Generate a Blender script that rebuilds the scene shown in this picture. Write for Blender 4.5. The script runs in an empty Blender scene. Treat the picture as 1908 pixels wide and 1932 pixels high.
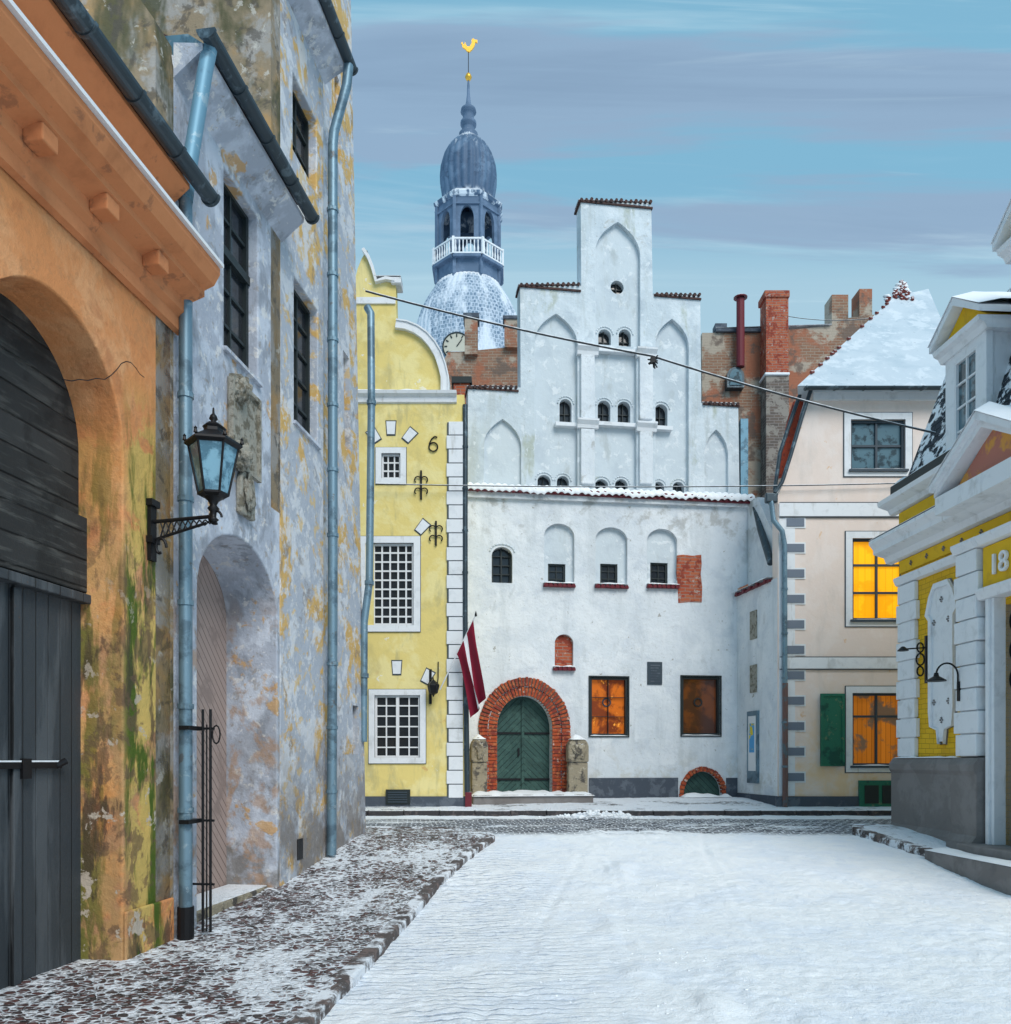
import bpy, bmesh, math, random
from mathutils import Vector, Matrix, noise
random.seed(7)
FP=1600.0; EZ=1.85; CX=954.0; HY=1434.0
scene=bpy.context.scene
COL=scene.collection
# ------------------------------------------------------------------ frames
class Fr:
    """vertical facade plane: origin, direction u, outward normal n (metres)"""
    def __init__(s,ox,oy,ux,uy,flip=1):
        s.o=Vector((ox,oy)); s.u=Vector((ux,uy)); s.n=Vector((uy,-ux)).normalized()*flip
    def pt(s,t,z,n=0):
        p=s.o+s.u*t+s.n*n
        return Vector((p.x,p.y,z))
    def m(s,x,y,n=0):
        a=(x-CX)/FP
        d=(n+s.o.dot(s.n))/(a*s.n.x+s.n.y)
        p=Vector((a*d,d))
        t=(p-s.o-s.n*n).dot(s.u)/s.u.length_squared
        return t, EZ+(HY-y)/FP*d
    def r(s,x0,y0,x1,y1,n=0):
        xm=(x0+x1)/2
        t0=s.m(x0,y0,n)[0]; t1=s.m(x1,y0,n)[0]
        return t0,t1,s.m(xm,y1,n)[1],s.m(xm,y0,n)[1]
L=Fr(-4.35,0,.135,1)
R=Fr(7.89,0,-.0525,1,-1)
W=Fr(0,20.8,1,.15)
Y=Fr(0,19.5,1,0)
B=Fr(0,30,1,0)

# ------------------------------------------------------------------ objects
def empty(name):
    e=bpy.data.objects.new(name,None); COL.objects.link(e); e.empty_display_size=.3; return e
def mk(name,verts,faces,mat,parent=None,smooth=False,bev=0,recalc=True):
    me=bpy.data.meshes.new(name); me.from_pydata([tuple(v) for v in verts],[],faces); 
    if recalc:
        bm=bmesh.new(); bm.from_mesh(me); bmesh.ops.recalc_face_normals(bm,faces=bm.faces); bm.to_mesh(me); bm.free()
    if smooth:
        for p in me.polygons: p.use_smooth=True
    me.materials.append(mat)
    o=bpy.data.objects.new(name,me); COL.objects.link(o)
    if parent: o.parent=parent
    if bev:
        b=o.modifiers.new('b','BEVEL'); b.width=bev; b.segments=2; b.limit_method='ANGLE'
    return o
BF=[(0,1,2,3),(7,6,5,4),(0,4,5,1),(1,5,6,2),(2,6,7,3),(3,7,4,0)]
class Acc:
    def __init__(s): s.v=[]; s.f=[]
    def add(s,v,f):
        b=len(s.v); s.v+=list(v); s.f+=[tuple(i+b for i in q) for q in f]
    def box(s,F,t0,t1,z0,z1,n0,n1):
        s.add([F.pt(t0,z0,n0),F.pt(t1,z0,n0),F.pt(t1,z1,n0),F.pt(t0,z1,n0),F.pt(t0,z0,n1),F.pt(t1,z0,n1),F.pt(t1,z1,n1),F.pt(t0,z1,n1)],BF)
    def prism(s,F,poly,n0,n1):
        k=len(poly)
        v=[F.pt(t,z,n0) for t,z in poly]+[F.pt(t,z,n1) for t,z in poly]
        f=[tuple(range(k)),tuple(range(2*k-1,k-1,-1))]+[(i,(i+1)%k,(i+1)%k+k,i+k) for i in range(k)]
        s.add(v,f)
    def extr(s,F,prof,t0,t1):
        k=len(prof)
        v=[F.pt(t0,z,n) for n,z in prof]+[F.pt(t1,z,n) for n,z in prof]
        f=[tuple(range(k)),tuple(range(2*k-1,k-1,-1))]+[(i,(i+1)%k,(i+1)%k+k,i+k) for i in range(k)]
        s.add(v,f)
    def plan(s,pts,z0,z1):
        k=len(pts)
        v=[Vector((x,y,z0)) for x,y in pts]+[Vector((x,y,z1)) for x,y in pts]
        f=[tuple(range(k)),tuple(range(2*k-1,k-1,-1))]+[(i,(i+1)%k,(i+1)%k+k,i+k) for i in range(k)]
        s.add(v,f)
    def tubeseg(s,p,q,r,seg=8):
        p=Vector(p);q=Vector(q); d=(q-p).normalized(); a=d.orthogonal().normalized(); b=d.cross(a)
        v=[];
        for c in (p,q):
            for i in range(seg):
                an=2*math.pi*i/seg; v.append(c+a*math.cos(an)*r+b*math.sin(an)*r)
        f=[(i,(i+1)%seg,(i+1)%seg+seg,i+seg) for i in range(seg)]+[tuple(range(seg)),tuple(range(2*seg-1,seg-1,-1))]
        s.add(v,f)
    def lathe(s,prof,c,seg=24,rib=0,nrib=0,rot=0):
        c=Vector(c); v=[]; k=len(prof)
        for i in range(seg):
            an=2*math.pi*i/seg+rot
            for r,z in prof:
                rr=r*(1+rib*(abs(math.sin(an*nrib/2))-.5)) if nrib else r
                v.append(c+Vector((rr*math.cos(an),rr*math.sin(an),z)))
        f=[]
        for i in range(seg):
            j=(i+1)%seg
            for q in range(k-1): f.append((i*k+q,j*k+q,j*k+q+1,i*k+q+1))
        s.add(v,f)
    def out(s,name,mat,parent=None,**kw): return mk(name,s.v,s.f,mat,parent,**kw)
def box(name,F,t0,t1,z0,z1,n0,n1,mat,parent,bev=0):
    a=Acc(); a.box(F,t0,t1,z0,z1,n0,n1); return a.out(name,mat,parent,bev=bev)
def pbox(name,F,px,n0,n1,mat,parent,bev=0):
    return box(name,F,*F.r(*px,n=n1),n0,n1,mat,parent,bev)
def slab(name,F,outline,holes,n0,n1,mat,parent,warp=None,bev=0):
    cu=bpy.data.curves.new(name,'CURVE'); cu.dimensions='2D'; cu.fill_mode='BOTH'
    for poly in [outline]+list(holes):
        sp=cu.splines.new('POLY'); sp.points.add(len(poly)-1); sp.use_cyclic_u=True
        for p,(t,z) in zip(sp.points,poly): p.co=(t,z,0,1)
    cu.extrude=(n1-n0)/2
    o=bpy.data.objects.new('tmp',cu); COL.objects.link(o)
    dg=bpy.context.evaluated_depsgraph_get()
    me=bpy.data.meshes.new_from_object(o.evaluated_get(dg)); bpy.data.objects.remove(o)
    v=[F.pt(p.co.x,p.co.y,(n0+n1)/2+p.co.z) for p in me.vertices]
    if warp: v=[warp(p) for p in v]
    f=[tuple(p.vertices) for p in me.polygons]
    m2=bpy.data.meshes.new(name); m2.from_pydata([tuple(q) for q in v],[],f)
    bm=bmesh.new(); bm.from_mesh(m2); bmesh.ops.remove_doubles(bm,verts=bm.verts,dist=1e-5); bmesh.ops.recalc_face_normals(bm,faces=bm.faces); bm.to_mesh(m2); bm.free()
    m2.materials.append(mat)
    ob=bpy.data.objects.new(name,m2); COL.objects.link(ob); ob.parent=parent
    if bev:
        b=ob.modifiers.new('b','BEVEL'); b.width=bev; b.segments=3; b.limit_method='ANGLE'; b.angle_limit=math.radians(50)
    return ob
def rect(t0,t1,z0,z1): return [(t0,z0),(t1,z0),(t1,z1),(t0,z1)]
def arch(t0,t1,z0,zs,zt,pointed=False,N=16):
    c=(t0+t1)/2; h=(t1-t0)/2; pts=[(t0,z0),(t1,z0)]
    R_=[]
    for i in range(N+1):
        if pointed:
            f=i/N; w=h*(1-.70*f**2.6-.30*f**1.4)
        else:
            a=math.pi/2*i/N; f=math.sin(a); w=h*math.cos(a)
        R_.append((w,zs+(zt-zs)*f))
    pts+=[(c+w,z) for w,z in R_]
    pts+=[(c-w,z) for w,z in reversed(R_[:-1])]
    return pts
def prect(F,x0,y0,x1,y1,n=0): return rect(*F.r(x0,y0,x1,y1,n))
def parch(F,x0,y0,x1,y1,rise,pointed=False,n=0):
    t0,t1,z0,z1=F.r(x0,y0,x1,y1,n); s=(z1-z0)/(y1-y0)
    return arch(t0,t1,z0,z1-rise*s,z1,pointed)
def tube(name,pts,r,mat,parent,cyc=False,flat=None):
    cu=bpy.data.curves.new(name,'CURVE'); cu.dimensions='3D'; cu.bevel_depth=r; cu.bevel_resolution=3; cu.use_fill_caps=True
    sp=cu.splines.new('POLY'); sp.points.add(len(pts)-1); sp.use_cyclic_u=cyc
    for p,q in zip(sp.points,pts): p.co=(q[0],q[1],q[2],1)
    cu.materials.append(mat); o=bpy.data.objects.new(name,cu); COL.objects.link(o); 
    if parent: o.parent=parent
    return o
# ------------------------------------------------------------------ materials
def mat(name,base,layers=(),rough=.85,bump=None,metal=0,emit=None,snow=None,pat=None,spec=.3):
    m=bpy.data.materials.new(name); m.use_nodes=True; nt=m.node_tree; N=nt.nodes; K=nt.links.new
    bs=N['Principled BSDF']; bs.inputs['Roughness'].default_value=rough; bs.inputs['Metallic'].default_value=metal
    bs.inputs['Specular IOR Level'].default_value=spec
    tc=N.new('ShaderNodeTexCoord'); obj=tc.outputs['Object']
    sep=N.new('ShaderNodeSeparateXYZ'); K(obj,sep.inputs[0])
    def mth(op,a,b=None,clamp=False):
        n=N.new('ShaderNodeMath'); n.operation=op; n.use_clamp=clamp
        for i,q in enumerate((a,b)):
            if q is None: continue
            if isinstance(q,(int,float)): n.inputs[i].default_value=q
            else: K(q,n.inputs[i])
        return n.outputs[0]
    def mr(v,lo,hi,a=0,b=1):
        n=N.new('ShaderNodeMapRange'); n.interpolation_type='SMOOTHSTEP'
        K(v,n.inputs[0]); n.inputs[1].default_value=lo;n.inputs[2].default_value=hi;n.inputs[3].default_value=a;n.inputs[4].default_value=b
        return n.outputs[0]
    def nz(scale,detail=5,stretch=(1,1,1),off=0,dist=0,rough_=.6):
        mp=N.new('ShaderNodeMapping'); K(obj,mp.inputs[0]); mp.inputs['Scale'].default_value=stretch; mp.inputs['Location'].default_value=(off,off*.7,off*.3)
        n=N.new('ShaderNodeTexNoise'); K(mp.outputs[0],n.inputs['Vector']); n.inputs['Scale'].default_value=scale; n.inputs['Detail'].default_value=detail; n.inputs['Distortion'].default_value=dist; n.inputs['Roughness'].default_value=rough_
        return n.outputs['Fac']
    def mix(f,a,b):
        n=N.new('ShaderNodeMix'); n.data_type='RGBA'
        if isinstance(f,(int,float)): n.inputs[0].default_value=f
        else: K(f,n.inputs[0])
        for i,q in ((6,a),(7,b)):
            if isinstance(q,tuple): n.inputs[i].default_value=(*q[:3],1)
            else: K(q,n.inputs[i])
        return n.outputs[2]
    col=base; hts=[]
    ax=lambda a:{'x':sep.outputs[0],'y':sep.outputs[1],'z':sep.outputs[2]}[a]
    if pat:
        if pat[0]=='brick':
            _,ah,av,bw,bh,c2,mo,ms=pat
            cb=N.new('ShaderNodeCombineXYZ'); 
            wob=mth('MULTIPLY',mth('SUBTRACT',nz(2.5,2),.5),bh*.5)
            K(ax(ah),cb.inputs[0]); K(mth('ADD',ax(av),wob),cb.inputs[1])
            b=N.new('ShaderNodeTexBrick'); K(cb.outputs[0],b.inputs['Vector']); b.inputs['Scale'].default_value=1
            b.inputs['Brick Width'].default_value=bw; b.inputs['Row Height'].default_value=bh; b.inputs['Mortar Size'].default_value=ms; b.inputs['Mortar Smooth'].default_value=.3
            b.inputs['Color1'].default_value=(*base,1); b.inputs['Color2'].default_value=(*c2,1); b.inputs['Mortar'].default_value=(*mo,1)
            col=b.outputs['Color']; hts.append((mth('SUBTRACT',1,b.outputs['Fac']),.6))
        if pat[0]=='plank':
            _,a,p,dk=pat
            f=mth('FRACT',mth('DIVIDE',ax(a),p)); g=mth('ABSOLUTE',mth('SUBTRACT',f,.5)); 
            g=mr(g,.44,.49); col=mix(g,base,dk); hts.append((mth('SUBTRACT',1,g),.8))
            fl=mth('FLOOR',mth('DIVIDE',ax(a),p)); w=N.new('ShaderNodeTexWhiteNoise'); w.noise_dimensions='1D'; K(fl,w.inputs['W'])
            col=mix(mth('MULTIPLY',w.outputs['Value'],.35),col,dk)
        if pat[0]=='chev':
            _,a,c,p,dk=pat
            s_=mth('ADD',mth('ABSOLUTE',mth('SUBTRACT',ax(a),c)),ax('z'))
            f=mth('FRACT',mth('DIVIDE',s_,p)); g=mr(mth('ABSOLUTE',mth('SUBTRACT',f,.5)),.40,.49); col=mix(g,base,dk); hts.append((mth('SUBTRACT',1,g),.8))
        if pat[0]=='cobble':
            _,sc,c2,mo=pat
            v=N.new('ShaderNodeTexVoronoi'); v.feature='DISTANCE_TO_EDGE'; mp=N.new('ShaderNodeMapping'); mp.inputs['Scale'].default_value=(1,1.15,0); K(obj,mp.inputs[0]); K(mp.outputs[0],v.inputs['Vector']); v.inputs['Scale'].default_value=sc; v.inputs['Randomness'].default_value=.8
            v2=N.new('ShaderNodeTexVoronoi'); K(mp.outputs[0],v2.inputs['Vector']); v2.inputs['Scale'].default_value=sc; v2.inputs['Randomness'].default_value=.8
            sp2=N.new('ShaderNodeSeparateColor'); K(v2.outputs['Color'],sp2.inputs[0])
            col=mix(sp2.outputs[0],base,c2); e=mr(v.outputs['Distance'],.02,.16); col=mix(e,mo,col); hts.append((e,1.2))
            global_e=e; cell=sp2.outputs[1]
    for i,l in enumerate(layers):
        f=nz(l.get('s',2),l.get('d',5),l.get('st',(1,1,1)),off=l.get('o',i*13.7+3),dist=l.get('di',.3),rough_=l.get('r',.64))
        if l.get('cell'): f=mth('ADD',f,mth('MULTIPLY',mth('SUBTRACT',cell,.5),l['cell']))
        if l.get('edge'): f=mth('ADD',f,mth('MULTIPLY',mth('SUBTRACT',.6,global_e),l['edge']))
        f=mr(f,l.get('lo',.5),l.get('hi',.6))
        if 'z' in l: f=mth('MULTIPLY',f,mr(sep.outputs[2],l['z'][0],l['z'][1],1,0))
        if 'zu' in l: f=mth('MULTIPLY',f,mr(sep.outputs[2],l['zu'][0],l['zu'][1],0,1))
        if 'y' in l:
            c0,w0=l['y']; f=mth('MULTIPLY',f,mr(mth('ABSOLUTE',mth('SUBTRACT',sep.outputs[1],c0)),w0*.5,w0,1,0))
        f=mth('MULTIPLY',f,l.get('a',1))
        col=mix(f,col,l['c'])
        if l.get('h',.18 if l.get('a',1)>=.8 and i<6 else 0): hts.append((f,l.get('h',.18)))
    if snow:
        g=N.new('ShaderNodeNewGeometry'); s2=N.new('ShaderNodeSeparateXYZ'); K(g.outputs['Normal'],s2.inputs[0])
        f=mth('ADD',s2.outputs[2],mth('MULTIPLY',mth('SUBTRACT',nz(snow[2] if len(snow)>2 else 3,5,off=9,rough_=.7),.5),snow[3] if len(snow)>3 else .8))
        f=mr(f,snow[0],snow[1]); col=mix(f,col,(.86,.88,.92))
    if isinstance(col,tuple): bs.inputs['Base Color'].default_value=(*col,1)
    else: K(col,bs.inputs['Base Color'])
    if bump:
        h=mth('MULTIPLY',nz(bump[0],5,off=21,rough_=.68),1.0)
        for s_,w in hts:
            if w: h=mth('ADD',h,mth('MULTIPLY',s_,w))
        b=N.new('ShaderNodeBump'); b.inputs['Strength'].default_value=bump[1]; b.inputs['Distance'].default_value=bump[2] if len(bump)>2 else .02
        K(h,b.inputs['Height']); K(b.outputs[0],bs.inputs['Normal'])
    if emit:
        if isinstance(col,tuple): bs.inputs['Emission Color'].default_value=(*emit[0],1)
        else: K(col,bs.inputs['Emission Color'])
        bs.inputs['Emission Strength'].default_value=emit[1]
    return m
snow_m=mat('snow',(.88,.90,.93),[dict(c=(.78,.82,.90),s=2,lo=.5,hi=.7,a=.5)],rough=.7,bump=(14,.5,.02))
orange=mat('orange_plaster',(.68,.27,.10),[
  dict(c=(.76,.38,.18),s=1.3,lo=.45,hi=.62,a=.8),
  dict(c=(.46,.16,.06),s=2.2,lo=.55,hi=.68,a=.6),
  dict(c=(.54,.24,.10),s=7,lo=.52,hi=.62,a=.5),
  dict(c=(.36,.22,.12),s=1.6,lo=.42,hi=.56,z=(2.2,4.6),a=.75),
  dict(c=(.60,.43,.12),s=2.0,lo=.40,hi=.5,y=(7.9,.55),z=(4.6,5.4),a=.85),
  dict(c=(.07,.11,.012),s=1.4,st=(2,2,.45),lo=.46,hi=.54,y=(7.72,.38),z=(3.8,5.6)),
  dict(c=(.06,.04,.03),s=2.5,st=(1.5,1.5,.5),lo=.54,hi=.61,z=(2.0,5.4),a=.8),
  dict(c=(.13,.08,.05),s=3.5,lo=.53,hi=.6,z=(2.5,5.2),a=.7),
  dict(c=(.50,.42,.34),s=4,lo=.59,hi=.63,z=(1.5,4.5)),
  ],bump=(9,.65,.03))
orange_c=mat('orange_cornice',(.62,.24,.10),[dict(c=(.42,.15,.06),s=2,lo=.45,hi=.7,a=.7),dict(c=(.26,.11,.06),s=5,lo=.58,hi=.68,a=.6)],bump=(10,.4,.02))
greyp=mat('grey_plaster',(.40,.43,.50),[
  dict(c=(.60,.64,.72),s=2.2,lo=.45,hi=.6,a=.8),
  dict(c=(.25,.27,.31),s=3.2,lo=.52,hi=.63,a=.7,st=(1,1,.6)),
  dict(c=(.58,.33,.11),s=1.7,lo=.60,hi=.65,a=.8),
  dict(c=(.72,.70,.68),s=6,lo=.57,hi=.63,a=.7),
  dict(c=(.28,.24,.20),s=9,lo=.58,hi=.66,a=.6),
  dict(c=(.16,.14,.12),s=1.8,lo=.42,hi=.57,z=(.6,3),a=.8),
  dict(c=(.40,.22,.10),s=2.2,lo=.50,hi=.60,z=(2.8,4.4),a=.6),
  ],bump=(7,.7,.03))
ochre=mat('ochre_plaster',(.42,.45,.51),[
  dict(c=(.66,.38,.07),s=1.1,lo=.51,hi=.57,a=.85),
  dict(c=(.66,.67,.70),s=2.4,lo=.50,hi=.58,a=.8),
  dict(c=(.66,.46,.20),s=4,lo=.58,hi=.63,a=.75),
  dict(c=(.22,.18,.15),s=2.5,lo=.57,hi=.67,a=.6),
  dict(c=(.66,.64,.62),s=9,lo=.57,hi=.62,a=.7),
  dict(c=(.20,.17,.15),s=2,lo=.35,hi=.55,z=(.6,2.6),a=.85)],bump=(7,.75,.03))
brownp=mat('stained_plaster',(.27,.21,.14),[
  dict(c=(.42,.25,.10),s=1.0,lo=.45,hi=.6,a=.8),
  dict(c=(.34,.33,.32),s=1.8,lo=.5,hi=.6,a=.8),
  dict(c=(.06,.065,.03),s=1.1,st=(1,1,.4),lo=.50,hi=.60,a=.85),
  dict(c=(.52,.49,.44),s=5,lo=.60,hi=.65,a=.7),
  dict(c=(.08,.07,.06),s=4,lo=.54,hi=.62,a=.7)],bump=(7,.7,.03))
white=mat('white_plaster',(.70,.74,.78),[
  dict(c=(.80,.825,.85),s=1.0,lo=.42,hi=.62,a=.85),
  dict(c=(.56,.61,.67),s=1.5,lo=.49,hi=.70,a=.7),
  dict(c=(.56,.60,.63),s=.9,st=(2.2,2.2,.35),lo=.50,hi=.68,a=.6),
  dict(c=(.42,.45,.46),s=2.2,st=(1,1,.6),lo=.60,hi=.72,a=.45),
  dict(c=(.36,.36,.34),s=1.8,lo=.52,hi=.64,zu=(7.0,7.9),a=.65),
  dict(c=(.45,.42,.34),s=2.2,lo=.50,hi=.64,z=(1.3,2.6),a=.4),
  dict(c=(.34,.33,.30),s=6,lo=.67,hi=.69,a=.8),
  dict(c=(.52,.54,.55),s=12,lo=.61,hi=.65,a=.4)],bump=(4,.8,.04))
white_up=mat('white_gable_plaster',(.58,.645,.69),[
  dict(c=(.69,.745,.785),s=1.1,lo=.42,hi=.62,a=.8),
  dict(c=(.44,.505,.56),s=1.7,lo=.50,hi=.70,a=.7),
  dict(c=(.46,.50,.50),s=1.0,st=(2.2,2.2,.35),lo=.50,hi=.66,a=.6),
  dict(c=(.36,.39,.28),s=1.4,st=(1,1,.5),lo=.58,hi=.70,a=.6),
  dict(c=(.40,.38,.33),s=2.5,lo=.56,hi=.68,zu=(13.2,15.5),a=.7),
  dict(c=(.74,.78,.81),s=5,lo=.60,hi=.63,a=.7),
  dict(c=(.30,.30,.28),s=7,lo=.68,hi=.70,a=.8)],bump=(4,.8,.04))
niche_w=mat('niche_plaster',(.60,.66,.70),[dict(c=(.50,.56,.61),s=1.5,lo=.45,hi=.65,a=.7),dict(c=(.72,.76,.79),s=4,lo=.55,hi=.65),dict(c=(.40,.43,.42),s=2,st=(1,1,.4),lo=.56,hi=.7,a=.5)],bump=(4,.5,.03))
trimw=mat('white_trim',(.76,.78,.81),[dict(c=(.60,.63,.67),s=5,lo=.5,hi=.7,a=.5),dict(c=(.45,.46,.46),s=2,lo=.56,hi=.7,a=.45),dict(c=(.40,.38,.34),s=3,st=(2,2,.3),lo=.60,hi=.7,a=.4)],rough=.6,bump=(12,.3,.01))
yellow=mat('yellow_plaster',(.76,.61,.22),[dict(c=(.82,.71,.34),s=1.5,lo=.45,hi=.6,a=.8),dict(c=(.56,.46,.19),s=1.2,lo=.52,hi=.7,a=.6),dict(c=(.44,.39,.20),s=1.4,st=(1.5,1.5,.4),lo=.55,hi=.68,a=.55),dict(c=(.82,.78,.66),s=3.5,lo=.67,hi=.69,a=.9),dict(c=(.60,.35,.12),s=2.6,lo=.62,hi=.67,z=(2,5),a=.7)],bump=(7,.55,.02))
peach=mat('peach_plaster',(.80,.67,.60),[dict(c=(.82,.58,.34),s=.9,lo=.4,hi=.6,z=(1.2,4.5),a=.9),dict(c=(.84,.74,.69),s=1.5,lo=.45,hi=.6,a=.6),dict(c=(.64,.56,.51),s=1.2,st=(1.6,1,.5),lo=.5,hi=.7,a=.5),dict(c=(.74,.48,.28),s=2.5,lo=.66,hi=.70,a=.8)],bump=(9,.35,.02))
ybrick=mat('yellow_brick',(.78,.47,.02),[dict(c=(.55,.32,.03),s=2,lo=.5,hi=.68,a=.5,h=0)],pat=('brick','y','z',.24,.085,(.70,.40,.015),(.46,.26,.01),.006),bump=(20,.4,.012))
yflat=mat('yellow_paint',(.76,.46,.02),[dict(c=(.58,.33,.03),s=3,lo=.5,hi=.65,a=.6)],bump=(20,.2,.01))
plinthg=mat('grey_plinth',(.19,.175,.17),[dict(c=(.23,.215,.21),s=2,lo=.45,hi=.6),dict(c=(.13,.12,.12),s=3,lo=.55,hi=.7,a=.5)],bump=(12,.25,.02))
darkpl=mat('dark_plinth',(.07,.085,.11),[dict(c=(.12,.14,.17),s=3,lo=.5,hi=.6)],bump=(10,.3,.02))
metal=mat('zinc_pipe',(.18,.28,.35),[dict(c=(.09,.14,.18),s=3,lo=.5,hi=.62,a=.8),dict(c=(.34,.42,.46),s=9,lo=.6,hi=.66,a=.6),dict(c=(.12,.09,.07),s=5,lo=.62,hi=.68,a=.6)],rough=.45,metal=.5,bump=(20,.15,.01))
gutm=mat('dark_gutter',(.055,.075,.09),[dict(c=(.16,.22,.26),s=4,lo=.55,hi=.65,a=.7)],rough=.4,metal=.5)
zincsheet=mat('zinc_sheet',(.16,.31,.41),[dict(c=(.09,.17,.23),s=4,lo=.5,hi=.65),dict(c=(.35,.45,.5),s=8,lo=.6,hi=.65,a=.6)],rough=.5,metal=.3)
iron=mat('black_iron',(.012,.012,.014),rough=.45,metal=.3)
gold=mat('gilding',(.80,.44,.06),rough=.35,metal=.6)
glassd=mat('dark_glass',(.018,.022,.028),rough=.12,spec=.6)
glassb=mat('pale_glass',(.10,.18,.22),[dict(c=(.03,.05,.06),s=4,lo=.5,hi=.6)],rough=.12,spec=.7)
lampglass=mat('lantern_glass',(.22,.42,.54),[dict(c=(.07,.17,.24),s=6,lo=.45,hi=.6)],rough=.1,spec=.7)
amber=mat('lit_amber_glass',(.50,.12,.012),[dict(c=(.17,.035,.01),s=2.2,lo=.42,hi=.56),dict(c=(.95,.38,.05),s=3,lo=.60,hi=.66,a=.9)],rough=.2,emit=((1,.4,.05),.45))
brown_lit=mat('dim_brown_glass',(.055,.022,.014),[dict(c=(.13,.04,.014),s=2.4,lo=.46,hi=.62)],rough=.12,emit=((1,.3,.05),.25),spec=.6)
ylit=mat('lit_yellow_glass',(1.0,.46,.01),[dict(c=(.85,.30,.005),s=1.5,lo=.5,hi=.6,a=.6)],pat=('plank','x',.16,(.80,.30,.005)),rough=.2,emit=((1,.5,.02),.65))
olit=mat('lit_orange_glass',(.62,.19,.02),pat=('plank','x',.11,(.20,.05,.008)),layers=[dict(c=(.14,.09,.06),s=1.7,lo=.5,hi=.6)],rough=.15,emit=((1,.4,.05),.35))
darkframe=mat('dark_window_frame',(.02,.028,.03),rough=.5)
greyframe=mat('blue_grey_frame',(.045,.065,.085),rough=.5)
wframe=mat('white_frame',(.75,.76,.78),rough=.5)
plankg=mat('grey_gate_planks',(.055,.065,.075),[dict(c=(.085,.095,.105),s=3,st=(1,1,.1),lo=.5,hi=.6),dict(c=(.13,.06,.03),s=4,lo=.68,hi=.72,a=.7)],pat=('plank','y',.15,(.010,.012,.014)),rough=.6,bump=(20,.4,.015))
plankd=mat('weathered_boards',(.045,.045,.045),[dict(c=(.085,.085,.08),s=3,st=(1,.5,5),lo=.48,hi=.66),dict(c=(.018,.018,.018),s=2,lo=.5,hi=.66,a=.7)],pat=('plank','z',.24,(.006,.006,.006)),bump=(12,.5,.02))
chevb=mat('beige_herringbone',(.40,.30,.265),[dict(c=(.30,.225,.20),s=3,lo=.5,hi=.65)],pat=('chev','y',9.76,.13,(.12,.085,.075)),bump=(20,.4,.015))
greend=mat('green_door',(.035,.085,.075),[dict(c=(.06,.13,.11),s=4,lo=.5,hi=.6,a=.5),dict(c=(.02,.05,.045),s=2,lo=.5,hi=.65,a=.6)],pat=('chev','x',.45,.16,(.008,.022,.02)),rough=.6,bump=(20,.5,.02))
greenp=mat('green_shutter',(.02,.15,.095),[dict(c=(.12,.20,.12),s=5,lo=.6,hi=.66),dict(c=(.01,.08,.06),s=3,lo=.5,hi=.6)],rough=.6,bump=(20,.3,.01))
brick=mat('red_brick',(.38,.07,.035),[dict(c=(.26,.05,.03),s=6,lo=.5,hi=.6,h=0),dict(c=(.5,.42,.38),s=5,lo=.60,hi=.65,a=.75)],pat=('brick','x','z',.26,.085,(.46,.13,.06),(.30,.24,.20),.009),bump=(20,.6,.02))
voussoir=mat('arch_brick',(.42,.08,.03),[dict(c=(.24,.045,.03),s=5,lo=.45,hi=.55),dict(c=(.50,.17,.07),s=9,lo=.52,hi=.6,a=.8),dict(c=(.6,.5,.44),s=7,lo=.62,hi=.67,a=.7)],bump=(20,.6,.02))
mortarm=mat('mortar',(.14,.09,.07))
oldbrick=mat('old_brick_wall',(.30,.18,.12),[dict(c=(.36,.14,.08),s=.5,lo=.45,hi=.55),dict(c=(.42,.35,.28),s=.8,lo=.49,hi=.56),dict(c=(.15,.11,.09),s=1.4,lo=.52,hi=.62,a=.85)],pat=('brick','x','z',.3,.1,(.26,.13,.08),(.34,.28,.22),.012),bump=(10,.5,.03))
tile=mat('clay_tile',(.085,.045,.04),[dict(c=(.045,.033,.033),s=6,lo=.5,hi=.6)],bump=(20,.4,.02),snow=(.5,.8,5,.8))
redt=mat('red_tile',(.36,.06,.03),[dict(c=(.20,.04,.03),s=6,lo=.5,hi=.6)],bump=(20,.4,.02),snow=(.75,1.0,5,.6))
maroon=mat('maroon_sill',(.15,.02,.03),snow=(.6,.9,8,.5),rough=.5)
stone=mat('weathered_stone',(.34,.29,.21),[dict(c=(.10,.09,.08),s=4,lo=.5,hi=.62),dict(c=(.48,.42,.32),s=7,lo=.55,hi=.65)],bump=(14,.9,.04),snow=(.7,1.0,6,.5))
relief=mat('relief_stone',(.36,.34,.29),[dict(c=(.18,.16,.12),s=9,lo=.48,hi=.6)],bump=(16,1,.04))
slate=mat('slate_snow_roof',(.03,.038,.052),[dict(c=(.86,.89,.94),s=3.4,lo=.48,hi=.53,st=(1,1,1.3),d=7,r=.7)],pat=('brick','y','z',.2,.13,(.045,.055,.072),(.01,.012,.015),.012),bump=(14,.6,.03))
towerm=mat('hazed_copper',(.07,.12,.20),[dict(c=(.12,.19,.29),s=.5,lo=.45,hi=.6),dict(c=(.045,.08,.14),s=1.5,lo=.55,hi=.65,a=.7),dict(c=(.72,.78,.86),s=.9,st=(1.8,1.8,.20),lo=.54,hi=.66,zu=(64.5,67.5),a=.75),dict(c=(.78,.83,.90),s=.9,st=(1.6,1.6,.22),lo=.46,hi=.58,z=(60.3,61.3),a=.95)],rough=.6,bump=(1,.3,.1),snow=(.6,.9,.7,.5))  # blue-grey base has distance haze mixed into the copper colour
towerb=mat('hazed_tower_walls',(.095,.15,.235),[dict(c=(.14,.205,.31),s=.6,lo=.45,hi=.6)],rough=.7,snow=(.6,.9,.7,.4))  # bluish air haze painted into the wall colour; the tower itself is dark
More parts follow.
